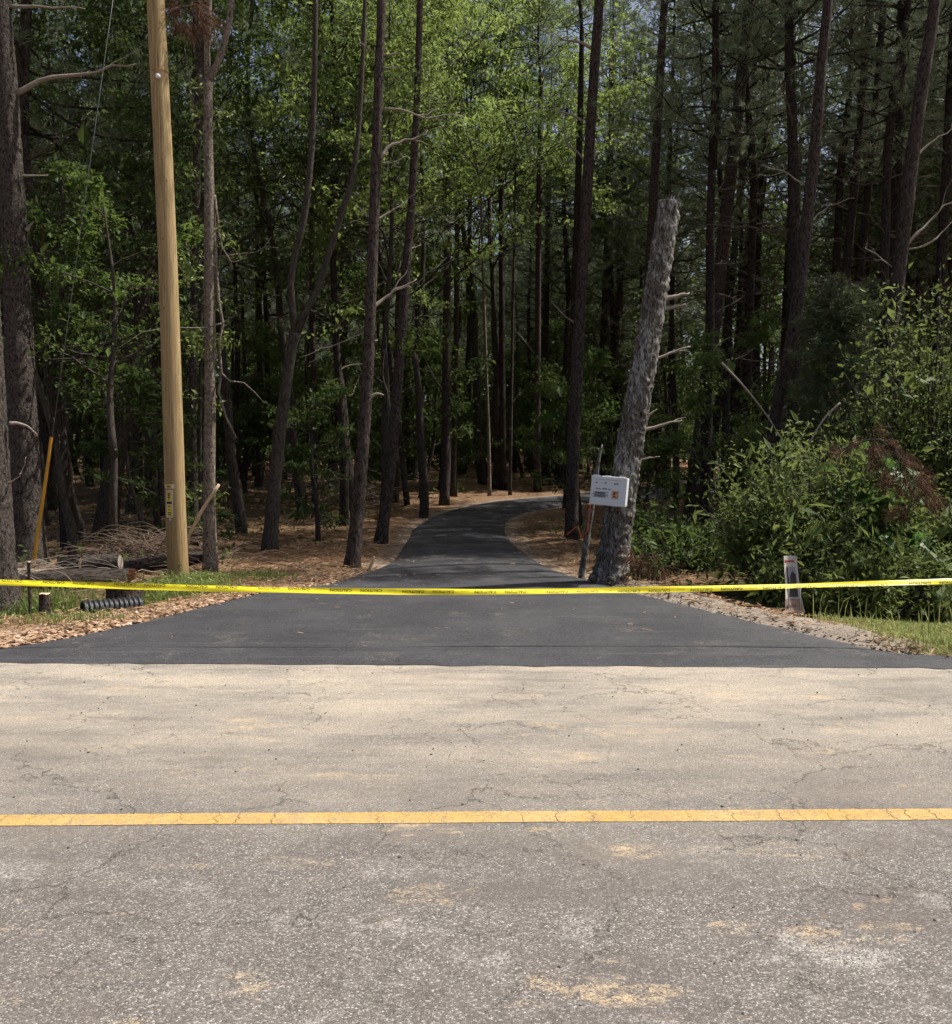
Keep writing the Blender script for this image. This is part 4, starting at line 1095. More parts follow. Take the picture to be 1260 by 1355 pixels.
def plate_on_pole(x0, x1, y0, y1, off, m, name, parent):
    """a thin plate bent round the shaft, corners in photograph pixels"""
    b = MB(); n = 7; V = []
    for py in (y1, y0):
        for k in range(n):
            p = on_pole(x0 + (x1 - x0) * k / (n - 1), py); p[1] -= off; V.append(p)
    for v in list(V): V.append(v + np.array([0, .003, 0]))
    o = b.verts(V); k = np.arange(n - 1)
    b.quads(np.stack([o + k, o + k + 1, o + n + k + 1, o + n + k], 1)); b.quads(np.stack([o + 2 * n + k + 1, o + 2 * n + k, o + 3 * n + k, o + 3 * n + k + 1], 1))
    b.quads(np.stack([o + n + k, o + n + k + 1, o + 3 * n + k + 1, o + 3 * n + k], 1)); b.quads(np.stack([o + k + 1, o + k, o + 2 * n + k, o + 2 * n + k + 1], 1))
    return b.build(name, M[m], parent)
pl = plate_on_pole(221, 235, 640.5, 646, .004, 'tag_white', 'number_plate', pole)
plate_on_pole(223.5, 231.5, 641.2, 645.2, .009, 'tag_yellow', 'print', pl)
for a, b_ in ((225, 226.2), (227, 228.2), (229, 230.2)): plate_on_pole(a, b_, 642, 644.5, .014, 'black', 'character', pl)
pl = plate_on_pole(223.3, 233.5, 648, 684, .004, 'tag_white', 'marker_plate', pole)
plate_on_pole(224.8, 231.2, 650, 662.5, .009, 'tag_yellow', 'print', pl)
plate_on_pole(225.6, 231.6, 667.3, 682.5, .009, 'tag_yellow', 'print', pl)
plate_on_pole(224.6, 232.2, 663.2, 666, .009, 'black', 'print', pl)
for (a, b_, c, d) in ((225.5, 230.6, 651.5, 652.4), (225.5, 230.6, 654, 655), (225.5, 230.6, 657.2, 658), (227.6, 228.5, 652.5, 661.5), (226.6, 230.8, 669, 669.8), (226.8, 231, 673.5, 674.2), (227, 231.2, 676.8, 678.2), (227.2, 231.4, 679.5, 680.7)):
    plate_on_pole(a, b_, c, d, .014, 'black', 'print', pl)
plate_on_pole(228.2, 230.8, 684.6, 688, .004, 'tag_white', 'tag', pole)
mb = MB(); bz = at_depth(212, 96, PY)[2] - PO[2]; cx, r_ = pole_x(bz)
a = np.linspace(0, 2 * math.pi, 25)
mb.tube(np.stack([cx + (r_ + .003) * np.cos(a), (r_ + .003) * np.sin(a), bz + 0 * a], 1), .006, 6, 0, caps=False); mb.build('band', M['split_wood'], pole, True)
p = on_pole(213.5, 106); mb = MB(); mb.tube(np.array([p + (0, .0, 0), p + (0, -.03, 0), p + (0, -.04, 0)]), (.03, .028, .012), 14, 0); mb.build('reflector', M['white_plastic'], pole, True)

ga = on_ground(43, 758); GA = ga.copy()
top_z = at_depth(196, -255, PY)[2]; cx, r_ = pole_x(top_z - PO[2])
GT = np.array([PO[0] + cx - r_, PY, top_z])
# the wire's image passes through (75,570) and (157,0)
gw = thing('guy_wire', 'steel guy wire with orange-yellow guard, anchored behind the felled log', 'guy wire', GA)
mb = MB(); mb.tube(np.array([[0, 0, -.1], (GT - GA) * .5, GT - GA]), .0045, 6); mb.build('wire', M['metal'], gw, True)
u = (GT - GA) / np.linalg.norm(GT - GA)
tg = np.linspace(0, 1, 30); w = u * 1.0
mb = MB(); P0 = u * .06; P1 = u * 1.98; side = np.cross(u, (0, 1, 0)); side /= np.linalg.norm(side)
# half-round guard, wider at the foot
V = []; nn = 9
for t_ in np.linspace(0, 1, 12):
    rr = .027 - .006 * t_; c = P0 + (P1 - P0) * t_ + side * .004 * math.sin(t_ * 7)
    for q in np.linspace(-2.3, 2.3, nn): V.append(c + side * rr * math.sin(q) + np.array([0, -rr * math.cos(q), 0]))
o_ = mb.verts(V); I = (np.arange(11)[:, None] * nn + np.arange(nn - 1)[None]).ravel() + o_
mb.quads(np.stack([I, I + 1, I + nn + 1, I + nn], 1)); mb.build('guard', M['yellow_guard'], gw, True)

# ------------------------------------------------------------------ caution tape across the mouth of the drive
TD = 7.62
TPX = [(-72, 768), (0, 771), (100, 773.8), (200, 776.5), (320, 779.3), (420, 781.2), (520, 782.6), (630, 783.2), (740, 782.6), (860, 780.8), (960, 778.5), (1060, 775.3), (1160, 771.9), (1260, 768.3), (1338, 765.5)]
tpts = np.array([at_depth(px, py, TD) for px, py in TPX])
tx = np.linspace(tpts[0, 0], tpts[-1, 0], 260)
tz = np.interp(tx, tpts[:, 0], tpts[:, 2])
ker = np.hanning(25); ker /= ker.sum(); tz = np.convolve(np.pad(tz, 12, 'edge'), ker, 'valid')
TAPE_W = .054
def tape_frame(x):
    c = np.array([x, TD + .02 * math.sin(x * 1.1), float(np.interp(x, tx, tz))])
    px = CX + x / TD * F_PX
    al = R(np.interp(px, [0, 300, 640, 900, 1260], [30, 31, 33, 38, 52])) + R(6) * math.sin(x * 2.7) + R(4) * math.sin(x * 7.1 + 1)
    v = np.array([0, math.sin(al), math.cos(al)])             # up along the tape's width
    nrm = np.array([0, -math.cos(al), math.sin(al)])
    return c, v, nrm
tape = thing('caution_tape', 'yellow CAUTION tape strung low across the mouth of the drive', 'tape', tape_frame(0)[0])
TO = tape_frame(0)[0].copy()
mb = MB(); V = []; nw = 5
for x in tx:
    c, v, nrm = tape_frame(x)
    for q in np.linspace(-.5, .5, nw): V.append(c + v * q * TAPE_W + nrm * (.004 * math.cos(q * 5 + x * 3)) - TO)
mb.verts(V); I = (np.arange(len(tx) - 1)[:, None] * nw + np.arange(nw - 1)[None]).ravel()
mb.quads(np.stack([I, I + nw, I + nw + 1, I + 1], 1)); mb.build('band', M['tape'], tape, True)
def text_mesh(body, bold=0.):
    cu = bpy.data.curves.new('lettering', 'FONT'); cu.body = body; cu.size = 1; cu.resolution_u = 2; cu.offset = bold
    ob = bpy.data.objects.new('lettering', cu); COL.objects.link(ob)
    dg = bpy.context.evaluated_depsgraph_get(); me = ob.evaluated_get(dg).to_mesh()
    V = np.array([v.co[:] for v in me.vertices]); T_ = []
    me.calc_loop_triangles(); T_ = np.array([t.vertices[:] for t in me.loop_triangles])
    ob.evaluated_get(dg).to_mesh_clear(); bpy.data.objects.remove(ob); bpy.data.curves.remove(cu)
    V[:, 0] -= V[:, 0].min(); w = V[:, 0].max(); V[:, 1] -= V[:, 1].min(); h = V[:, 1].max()
    V[:, 0] /= w; V[:, 1] /= h
    return V, T_
CAUT = text_mesh('CAUTION', .012)
def put_text(tm, x0, x1, q0, q1, name, parent):
    V, T_ = tm; b = MB(); W_ = []
    for vx, vy, _ in V:
        x = x1 + (x0 - x1) * vx                              # turned upside down, as it hangs
        c, v, nrm = tape_frame(x); q = q1 + (q0 - q1) * vy
        W_.append(c + v * q * TAPE_W + nrm * (.004 * math.cos(q * 5 + x * 3) + .0015) - TO)
    o = b.verts(W_); b.tris(T_ + o); return b.build(name, M['tape_ink'], parent)
wx = lambda px: (px - CX) / F_PX * TD
for k in range(-1, 14):
    base = 51 + 96.2 * k
    off = np.interp(base, [0, 300, 700, 1000], [.04, .06, -.36, -.46])
    for a_, b_ in ((0, 29), (40.5, 69)):
        if -40 < base + a_ < 1290: put_text(CAUT, wx(base + a_), wx(base + b_), off, off + .42, 'word', tape)
    if -40 < base + 77 < 1290: put_text(CAUT, wx(base + 78), wx(base + 89), off + .26, off + .36, 'small_print', tape)
for px in (-74, 1340):
    x = wx(px); z = gz(x, TD); mb = MB()
    t = thing('wooden_stake', 'short wooden stake tying off the tape ' + ('on the gravel shoulder' if px < 0 else 'in the roadside grass'), 'stake', (x, TD, z))
    mb.box((-.02, -.02, -.2), (.02, .02, .62)); o_ = mb.verts([(-.02, -.02, .621), (.02, -.02, .621), (.02, .02, .621), (-.02, .02, .621), (0, 0, .66)]); mb.tris(o_ + np.array([(0, 1, 4), (1, 2, 4), (2, 3, 4), (3, 0, 4)]))
    mb.build('post', M['pale_wood'], t); c = tape_frame(x)[0]
    mb = MB(); a = np.linspace(0, 6.283, 13); mb.tube(np.stack([.027 * np.cos(a), .027 * np.sin(a), c[2] - z + 0 * a], 1), .014, 6, caps=False); mb.build('knot', M['tape'], t)

# ------------------------------------------------------------------ permit box on the leaning stub
BY = SY - .34
bc = at_depth(805.5, 650, BY)
box = thing('permit_box', 'white plastic box with printed labels fixed to the lichened stub', 'box', bc)
box.rotation_euler = (R(-3), R(4.2), R(-18))
kx = BY / F_PX
def rbox(x0, x1, y0, y1, z0, z1, m, name, parent, bev=.008):
    b = MB(); b.box((x0, y0, z0), (x1, y1, z1)); ob = b.build(name, M[m], parent)
    if bev:
        md = ob.modifiers.new('bevel', 'BEVEL'); md.width = bev; md.segments = 2
    return ob
BW, BH = 47 * kx, 38 * kx
body_o = rbox(-BW / 2, BW / 2, 0, .17, -BH / 2, BH / 2, 'white_plastic', 'body', box, .012)
lid = rbox(-BW / 2 - .004, BW / 2 + .004, -.028, -.002, -BH / 2 - .004, BH / 2 + .006, 'white_plastic', 'lid', box, .01)
for xx in (-.36, -.05, .34): rbox(xx * BW - .035, xx * BW + .035, -.02, .02, BH / 2 + .004, BH / 2 + .014, 'white_plastic', 'hinge', box, .004)
rbox(-.12 * BW, .04 * BW, -.034, .0, -BH / 2 - .018, -BH / 2 - .0045, 'black', 'latch', box, .003)
M['label_grey'] = plain('label_grey', (.36, .37, .37), .6, .3, .1, 40)
M['label_red'] = plain('label_orange_red', (.55, .19, .10), .6, .3, .3, 60)
M['ink'] = plain('faded_ink', (.045, .045, .05), .7, .2)
def flat_text(body, x0, x1, z0, z1, y, m, name, parent, bold=.02, slant=0.):
    V, T_ = text_mesh(body, bold); b = MB()
    W_ = np.stack([x0 + (x1 - x0) * V[:, 0] + slant * V[:, 1], np.full(len(V), y), z0 + (z1 - z0) * V[:, 1]], 1)
    o = b.verts(W_); b.tris(T_ + o); return b.build(name, M[m], parent)
FY = -.0285
def lp(u, v): return (-BW / 2 + u * BW, BH / 2 - v * BH)          # label coordinates, u right, v down
def lrect(u0, u1, v0, v1, m, name, parent, d=.001):
    x0, z1 = lp(u0, v0); x1, z0 = lp(u1, v1); return rbox(x0, x1, FY - d, FY + .0005, z0, z1, m, name, parent, 0)
lrect(.10, .86, .105, .118, 'label_grey', 'groove', lid)
for (u0, u1, v0, v1, tx_) in ((.115, .19, .20, .255, 'OK'), (.37, .44, .20, .255, 'UP'), (.64, .77, .20, .265, 'GATE')):
    x0, z1 = lp(u0, v0); x1, z0 = lp(u1, v1); flat_text(tx_, x0, x1, z0, z1, FY - .001, 'ink', 'printed_word', lid, .05)
wl = lrect(.07, .50, .53, .74, 'label_grey', 'warning_label', lid, .0015)
x0, z1 = lp(.13, .55); x1, z0 = lp(.40, .61); flat_text('WARNING', x0, x1, z0, z1, FY - .003, 'ink', 'printed_word', wl, .05)
for v in (.635, .665, .695): lrect(.10, .42, v, v + .014, 'ink', 'printed_line', wl, .003)
for (u, v) in ((.075, .535), (.075, .66), (.45, .68), (.45, .56)): lrect(u, u + .04, v, v + .055, 'white_plastic', 'printed_mark', wl, .003)
rl = lrect(.60, .80, .46, .76, 'tag_white', 'photo_label', lid, .0015)
lrect(.63, .785, .49, .72, 'label_red', 'print', rl, .003); lrect(.655, .70, .53, .60, 'ink', 'print', rl, .0045); lrect(.715, .755, .58, .67, 'tag_white', 'print', rl, .0045); lrect(.66, .73, .66, .69, 'ink', 'print', rl, .0045)
b = MB(); pr = random.Random(5)
for k, (u0, u1) in enumerate(((.14, .20), (.22, .27), (.33, .39), (.41, .47), (.49, .58))):
    P = np.array([(lp(u0 + (u1 - u0) * i / 7, .43 + .03 * math.sin(i * 2.2 + k) + pr.uniform(-.012, .012))) for i in range(8)])
    b.tube(np.stack([P[:, 0], np.full(8, FY - .001), P[:, 1]], 1), .0022, 4, 0, caps=False)
b.build('handwriting', M['ink'], lid)

# ------------------------------------------------------------------ curved yard sign in the ditch scrub
YS = 9.25
yc = at_depth(1046.5, 808, YS)
sign = thing('yard_sign', 'narrow curved white sign with a red arrow and dark picture', 'sign', (yc[0], YS, gz(yc[0], YS)))
SO = np.array([yc[0], YS, gz(yc[0], YS)])
ks = YS / F_PX
z_lo = yc[2] - SO[2]; z_hi = z_lo + 73 * ks
def sgn(u, v, off=0.):
    """u 0..1 across, v 0..1 up the sign; a bent sheet"""
    hw = np.interp(v, [0, .3, .6, 1], [13, 10.2, 9.2, 8.6]) * ks
    xc = np.interp(v, [0, .5, 1], [0, .2, -1.2]) * ks
    return np.array([xc + (2 * u - 1) * hw, .035 * math.cos((2 * u - 1) * 1.4) - .035 + .10 * (1 - v) ** 2 * -1 + .05 * v - off, z_lo + (z_hi - z_lo) * v])
def sheet(u0, u1, v0, v1, off, m, name, parent, thick=.004, nu=8, nv=10, outline=None):
    b = MB(); V = []
    for j in range(nv + 1):
        for i in range(nu + 1):
            V.append(sgn(u0 + (u1 - u0) * i / nu, v0 + (v1 - v0) * j / nv, off))
    nfr = len(V)
    if thick: V += [v + np.array([0, thick, 0]) for v in V]
    o = b.verts(V); I = (np.arange(nv)[:, None] * (nu + 1) + np.arange(nu)[None]).ravel() + o
    b.quads(np.stack([I, I + 1, I + nu + 2, I + nu + 1], 1))
    if thick: b.quads(np.stack([I + nfr + 1, I + nfr, I + nfr + nu + 1, I + nfr + nu + 2], 1))
    return b.build(name, M[m], parent, True)
M['sign_white'] = plain('sign_white', (.56, .51, .45), .5, .4, .1, 8)
M['sign_red'] = plain('sign_red', (.38, .03, .04), .5, .4)
M['sign_sky'] = plain('sign_grey_picture', (.30, .30, .32), .5, .4, .15, 20)
M['sign_dark'] = plain('sign_dark_picture', (.045, .035, .038), .5, .4, .35, 30)
M['sign_brown'] = plain('sign_brown_wash', (.30, .20, .15), .5, .4, .2, 14)
M['sign_ink'] = plain('sign_brown_ink', (.13, .085, .075), .5, .4)
face = sheet(0, 1, 0, 1, 0, 'sign_white', 'panel', sign)
sheet(.03, .97, .015, .24, .003, 'sign_brown', 'print', face, 0)
pic = sheet(.20, .84, .265, .80, .003, 'sign_sky', 'picture', face, 0)
sheet(.20, .84, .266, .52, .005, 'sign_dark', 'print', pic, 0)
sheet(.20, .30, .52, .79, .005, 'sign_dark', 'print', pic, 0); sheet(.30, .36, .52, .62, .005, 'sign_dark', 'print', pic, 0)
for u0, u1, v1 in ((.44, .52, .66), (.52, .60, .70), (.60, .68, .725), (.68, .75, .70), (.75, .84, .68)): sheet(u0, u1, .52, v1, .005, 'sign_dark', 'print', pic, 0)
sheet(.16, .82, .885, .915, .003, 'sign_red', 'arrow', face, 0); sheet(.08, .16, .872, .93, .003, 'sign_red', 'arrow', face, 0)
for k, (a_, b_) in enumerate(((.10, .19), (.22, .30), (.33, .41), (.45, .52), (.55, .63))): sheet(a_, b_, .085, .13 + .008 * (k % 2), .005, 'sign_ink', 'printed_word', face, 0, 2, 2)
sheet(.42, .64, .222, .232, .005, 'sign_ink', 'printed_word', face, 0, 2, 2)
for u_ in (.2, .8):
    p = sgn(u_, .02); mb = MB(); mb.tube(np.array([[p[0], p[1] + .008, -.15], [p[0], p[1] + .008, p[2] + .25]]), .005, 6); mb.build('wire_leg', M['metal'], sign, True)

# ------------------------------------------------------------------ felled wood, culvert and litter on the shoulder
def log(name, label, a, b, r0, r1, bark, endm, seed, splinter=False):
    a, b = np.array(a), np.array(b); L = np.linalg.norm(b - a)
    t = thing(name, label, 'log', a); d = Vector(b - a).normalized()
    t.rotation_mode = 'QUATERNION'; t.rotation_quaternion = d.to_track_quat('Z', 'Y')
    m = MB(); n = 24; P = np.zeros((n, 3)); P[:, 2] = np.linspace(0, L, n); P[:, 0] = .02 * np.sin(P[:, 2] * 2.3 + seed)
    m.tube(P, np.linspace(r0, r1, n), 22, 0, caps=False, rough=.13, seed=seed); m.build('bark', M[bark], t, True)
    for z, r_, s in ((0, r0, -1), (L, r1, 1)):
        e = MB(); x0 = float(np.interp(z, P[:, 2], P[:, 0])); k = 22; an = np.linspace(0, 2 * math.pi, k, endpoint=False)
        V = [(x0, 0, z - s * .005)] + [(x0 + r_ * .96 * math.cos(q), r_ * .96 * math.sin(q), z - s * .012) for q in an]
        o = e.verts(V); i = np.arange(k); e.tris(o + np.stack([np.zeros(k, int), 1 + i, 1 + (i + 1) % k], 1)[:, ::s])
        e.build('cut_end', M[endm], t)
    if splinter:
        e = MB(); r = random.Random(seed)
        for k in range(46):
            q = r.uniform(0, 6.283); rr = r1 * math.sqrt(r.random()) * .95; p = np.array([rr * math.cos(q), rr * math.sin(q), L - .05])
            e.tube(np.array([p, p + np.array([r.gauss(0, .012), r.gauss(0, .012), r.uniform(.05, .2)])]), (.012, .002), 4, 0)
        e.build('splinters', M['split_wood'], t); 
    return t
g = on_ground(105, 778); yl = g[1]
zl = gz(-4.7, yl)
la, lb = at_depth(22, 764, yl), at_depth(172, 763, yl + .15)
log('felled_log', 'long pale felled log with a splintered orange end', la, lb, .115, .11, 'bark_log', 'split_wood', 3, True)
y2 = yl + 1.0
log('felled_log', 'short dark log sawn square behind the long pale log', at_depth(113, 746, y2), at_depth(160, 744, y2), .12, .12, 'bark_big', 'dead_wood', 5)
log('felled_log', 'dark log with its sawn end against the short log', at_depth(78, 748, y2 + .1), at_depth(108, 747, y2 + .1), .11, .11, 'bark_big', 'cut_wood', 8)
log('felled_log', 'grey trunk lying under the brush behind the utility pole', at_depth(158, 750, y2 + .5), at_depth(272, 737, y2 + .9), .12, .09, 'bark_pine', 'dead_wood', 9)
def stump(name, label, px0, px1, py_top, Y, seed):
    r_ = (px1 - px0) / 2 * Y / F_PX; top = at_depth((px0 + px1) / 2, py_top, Y); x = top[0]; z0 = gz(x, Y)
    t = thing(name, label, 'stump', (x, Y, z0)); H = top[2] - z0
    m = MB(); zz = np.linspace(-.1, H, 10); P = np.stack([0 * zz, 0 * zz, zz], 1)
    m.tube(P, r_ * (1 + .25 * np.exp(-np.maximum(zz, 0) / .08)), 24, 0, caps=False, rough=.12, seed=seed); m.build('bark', M['bark_pine'], t, True)
    e = MB(); k = 24; an = np.linspace(0, 6.283, k, endpoint=False); o = e.verts([(0, 0, H + .012)] + [(r_ * .97 * math.cos(q), r_ * .97 * math.sin(q), H + .004 + .006 * math.sin(3 * q)) for q in an])
    i = np.arange(k); e.tris(o + np.stack([np.zeros(k, int), 1 + i, 1 + (i + 1) % k], 1)); e.build('cut_top', M['cut_wood'], t)
stump('tree_stump', 'wide low stump with a pale sawn top near the culvert pipe', 141, 187, 775, 10.35, 4)
stump('tree_stump', 'small post-like stump with a bright sawn top in the weeds', 52, 66, 786, 9.75, 6)
stump('tree_stump', 'thin dark stub standing in front of the long pale log', 36, 40, 744, 10.6, 7)
# corrugated pipe
M['pipe'] = plain('black_corrugated_plastic', (.03, .03, .032), .45, .45, .3, 20)
y_p = 9.62; pa, pb_ = at_depth(109, 808, y_p), at_depth(166, 803, y_p + .28)
cul = thing('culvert_pipe', 'black corrugated plastic culvert pipe poking out of the stones', 'pipe', pa)
cul.rotation_mode = 'QUATERNION'; cul.rotation_quaternion = Vector(pb_ - pa).normalized().to_track_quat('Z', 'Y')
m = MB(); zz = np.linspace(0, .62, 100); rr = .098 + .010 * np.sign(np.sin(zz * 2 * math.pi / .052)) * np.abs(np.sin(zz * 2 * math.pi / .052)) ** .5
m.tube(np.stack([0 * zz, 0 * zz, zz], 1), rr, 28, 0, caps=False); m.tube(np.stack([0 * zz[::33], 0 * zz[::33], zz[::33]], 1), .083, 28, 0, caps=False)
o = m.verts(np.concatenate([[(r_ * math.cos(q), r_ * math.sin(q), 0) for q in np.linspace(0, 6.283, 28, endpoint=False)] for r_ in (.083, .098)])); k = np.arange(28)
m.quads(np.stack([o + k, o + (k + 1) % 28, o + 28 + (k + 1) % 28, o + 28 + k], 1)); m.build('corrugated_wall', M['pipe'], cul, True)
# stick leaning on the sapling, split stake, white rock
def stick(name, label, pts, Y, r0, r1, m, cat='stick', n=12):
    P = np.array([at_depth(px, py, Y + dy) for px, py, dy in pts]); o = P[0].copy(); S = smooth_path(np.hstack([P - o, np.zeros((len(P), 1))]), n)[:, :3]
    b = MB(); b.tube(S, np.linspace(r0, r1, n), 8, 0, rough=.2, seed=pts[0][0]); ob = b.build(name, M[m], smooth=True); ob.location = o; tag(ob, label, cat)
sb_ = on_ground(232, 752)
stick('broken_branch', 'pale broken branch propped between the utility pole and forked sapling', [(222, 768, .12), (235, 737, .1), (250, 708, .06), (268, 674, .02), (280, 656, 0), (290, 641, 0)], PY + .32, .026, .021, 'pale_wood')
stick('split_stake', 'split wooden stake sticking up beside the reddish pine', [(488, 757, 0), (491, 748, 0), (495, 736, 0)], on_ground(489, 757)[1], .028, .014, 'pale_wood', 'stake', 6)
stick('fallen_branch', 'thin pale fallen branch in the shade beside the leaning trunk', [(145, 628, 0), (172, 637, 0), (190, 645, 0), (208, 655, 0)], 16.5, .012, .010, 'dead_wood')
stick('fallen_branch', 'long bare branch slanting down in front of the feathery cedar', [(955, 480, .4), (985, 512, .2), (1015, 550, 0), (1040, 590, -.2)], 14.2, .022, .010, 'dead_wood')
stick('fallen_branch', 'bleached bare branch standing out of the rounded shrub', [(1065, 600, 0), (1072, 585, -.1), (1090, 555, -.1), (1112, 533, -.1)], 11.0, .012, .012, 'dead_wood')
stick('fallen_branch', 'grey fallen branch on the ground behind the lichened stub', [(878, 690, 0), (890, 700, 0), (903, 705, 0)], 16.2, .02, .012, 'dead_wood')
def rock(name, label, px, py, s, m, seed):
    p = on_ground(px, py); r = random.Random(seed); an = 10; b = MB(); V = []
    for j in range(6):
        ph = -1.4 + 2.8 * j / 5
        for i in range(an):
            q = i / an * 6.283; k = 1 + .25 * mnoise.noise((math.cos(q) * 1.3 + seed, math.sin(q) * 1.3, ph)); V.append((s * k * math.cos(ph) * math.cos(q), s * .8 * k * math.cos(ph) * math.sin(q), s * .6 * k * math.sin(ph)))
    o = b.verts(V); I = (np.arange(5)[:, None] * an + np.arange(an)[None]); I2 = np.arange(5)[:, None] * an + (np.arange(an)[None] + 1) % an
    b.quads(o + np.stack([I.ravel(), I2.ravel(), I2.ravel() + an, I.ravel() + an], 1)); c = b.verts([(0, 0, s * .6), (0, 0, -s * .6)]); k = np.arange(an)
    b.tris(np.stack([np.full(an, c), o + 5 * an + k, o + 5 * an + (k + 1) % an], 1))
    ob = b.build(name, M[m]); ob.location = (p[0], p[1], p[2] + s * .35); tag(ob, label, 'rock')
rock('rock', 'pale rock on the soil at the foot of the lichened stub', 829, 769, .07, 'cut_wood', 3)
rock('pebble', 'single black pebble on the sandy lane of the old road', 818, 1024, .013, 'crumb', 7)

def twigs(name, label, cx, cy, rx, ry, h, n, seed, m='dead_wood', rad=.007):
    r = random.Random(seed); t = thing(name, label, 'brush pile', (cx, cy, gz(cx, cy))); b = MB()
    for k in range(n):
        x, y = r.gauss(0, rx * .5), r.gauss(0, ry * .5); z = gz(cx + x, cy + y) - gz(cx, cy) + r.random() * h * math.exp(-(x / rx) ** 2)
        a = r.gauss(0, .7) + (math.pi if r.random() < .5 else 0); L = r.uniform(.3, 1.2) * rx; d = np.array([math.cos(a) * L, math.sin(a) * L * .6, r.uniform(-.25, .45) * h])
        P = wiggle((x, y, z), np.array([x, y, z]) + d, 8, .10, .12, r); P[:, 2] = np.maximum(P[:, 2], 0.0)
        b.tube(P, np.linspace(rad * r.uniform(.6, 1.7), .002, 8), 4, 0, caps=False)
    b.build('twigs', [M[m]], t)['kind'] = 'stuff'
bp = on_ground(205, 757)
M['twig'] = plain('brown_twig', (.16, .115, .085), .85, .15, .4, 10)
twigs('brush_pile', 'heap of bare brown twigs against the foot of the utility pole', bp[0] - .15, bp[1] + .25, .85, .5, .5, 300, 1, 'twig', .006)
bq = on_ground(440, 676)
twigs('brush_pile', 'tangle of pale fallen branches between the thin dark trunk and reddish pine', bq[0], bq[1] + 1, 1.6, .9, 1.1, 110, 2, 'dead_wood', .012)
bq = on_ground(60, 770)
twigs('brush_pile', 'loose dry twigs scattered around the long pale log', bq[0], bq[1] - .4, 1.0, .6, .22, 110, 3, 'dead_wood', .005)
bq = on_ground(160, 700)
twigs('brush_pile', 'low dark twigs in the shade under the leaning trunk', bq[0], bq[1], 1.2, .8, .25, 80, 5, 'twig', .007)

# ------------------------------------------------------------------ stuff: stones, straw, grass, undergrowth
def scatter(n, x0, x1, y0, y1, keep):
    P = np.stack([rng.uniform(x0, x1, n), rng.uniform(y0, y1, n)], 1)
    d = drive_dist(P); k = keep(P[:, 0], P[:, 1], d) > rng.random(n)
    P = P[k]; return np.column_stack([P, ground_z(P[:, 0], P[:, 1])])
def stones(P, s0, s1, m, name):
    b = MB(); n = len(P); base = np.array([(1, 0, 0), (0, 1, 0), (-1, 0, 0), (0, -1, 0), (0, 0, .8), (0, 0, -.8), (.65, .65, .45), (-.65, .6, .4), (-.6, -.65, .45), (.65, -.6, .4)])
    fc = np.array([(4, 6, 7), (4, 7, 8), (4, 8, 9), (4, 9, 6), (6, 0, 1), (6, 1, 7), (7, 1, 2), (7, 2, 8), (8, 2, 3), (8, 3, 9), (9, 3, 0), (9, 0, 6), (5, 1, 0), (5, 2, 1), (5, 3, 2), (5, 0, 3)])
    s = s0 + (s1 - s0) * rng.random(n) ** 2
    a = rng.uniform(0, 6.283, n); ca, sa_ = np.cos(a), np.sin(a)
    V = base[None] * (1 + rng.normal(size=(n, 10, 1)) * .18) * s[:, None, None] * np.array([1.2, .9, .75])
    X = V[..., 0] * ca[:, None] - V[..., 1] * sa_[:, None]; Y_ = V[..., 0] * sa_[:, None] + V[..., 1] * ca[:, None]
    W_ = np.stack([X, Y_, V[..., 2]], -1) + P[:, None, :] + np.array([0, 0, 1]) * s[:, None, None] * .25
    o = b.verts(W_.reshape(-1, 3)); b.tris((o + np.arange(n)[:, None, None] * 10 + fc[None]).reshape(-1, 3), 0, np.repeat(rng.random(n), 16))
    return tag(b.build(name, [M[m]]), kind='stuff')
P = scatter(26000, -6.5, -.6, 7.3, 13.2, lambda x, y, d: (d > 0) * np.exp(-(np.maximum(d - .12, 0) / .30) ** 2) * (.35 + .65 * np.exp(-((x + 3.2) / 1.3) ** 2)))
stones(P, .008, .042, 'stone', 'gravel')
P = scatter(9000, 1.5, 6.0, 7.2, 13, lambda x, y, d: (d > -.08) * np.exp(-(np.maximum(d, 0) / .2) ** 2))
stones(P, .004, .019, 'greystone', 'gravel')
P = scatter(1500, -3.8, 3.7, 1.9, 7.0, lambda x, y, d: .25 + .75 * ((np.abs(x - .9) < .8) & (y < 3.3)))
P[:, 2] = .012; stones(P[:420], .0025, .007, 'crumb', 'gravel')
# straw and bark mulch
def straw(P, L, W_, m, name, flat=.12):
    b = MB(); n = len(P); a = rng.uniform(0, 6.283, n); l = L * rng.uniform(.5, 1.4, n)
    d = np.stack([np.cos(a), np.sin(a), rng.normal(size=n) * flat], 1) * l[:, None]; sd_ = np.stack([-np.sin(a), np.cos(a), rng.normal(size=n) * .5], 1) * W_ * .5
    Q_ = P + np.array([0, 0, .012]) + rng.random((n, 1)) * np.array([0, 0, .03])
    o = b.verts(np.stack([Q_ - sd_, Q_ + sd_, Q_ + d + sd_ * .6, Q_ + d - sd_ * .6], 1).reshape(-1, 3)); b.quads(o + np.arange(4 * n).reshape(n, 4), 0, rng.random(n))
    return tag(b.build(name, [M[m]]), kind='stuff')
P = scatter(60000, -9, 9, 7.4, 24, lambda x, y, d: (d > .02) * (y > 8.3) * np.where(x > 3.2, .25, 1.) * np.exp(-np.maximum(y - 13, 0) / 9))
straw(P, .11, .012, 'straw', 'pine_straw')
P = scatter(15000, -7, -.8, 7.3, 14, lambda x, y, d: (d > 0) * np.exp(-(d / .7) ** 2))
straw(P, .055, .019, 'straw', 'bark_mulch', .3)
P = scatter(2500, 3.4, 5.6, 7.0, 8.8, lambda x, y, d: (d > -.03) * np.exp(-(d / .25) ** 2))
straw(P, .09, .018, 'straw', 'dry_grass_litter', .4)
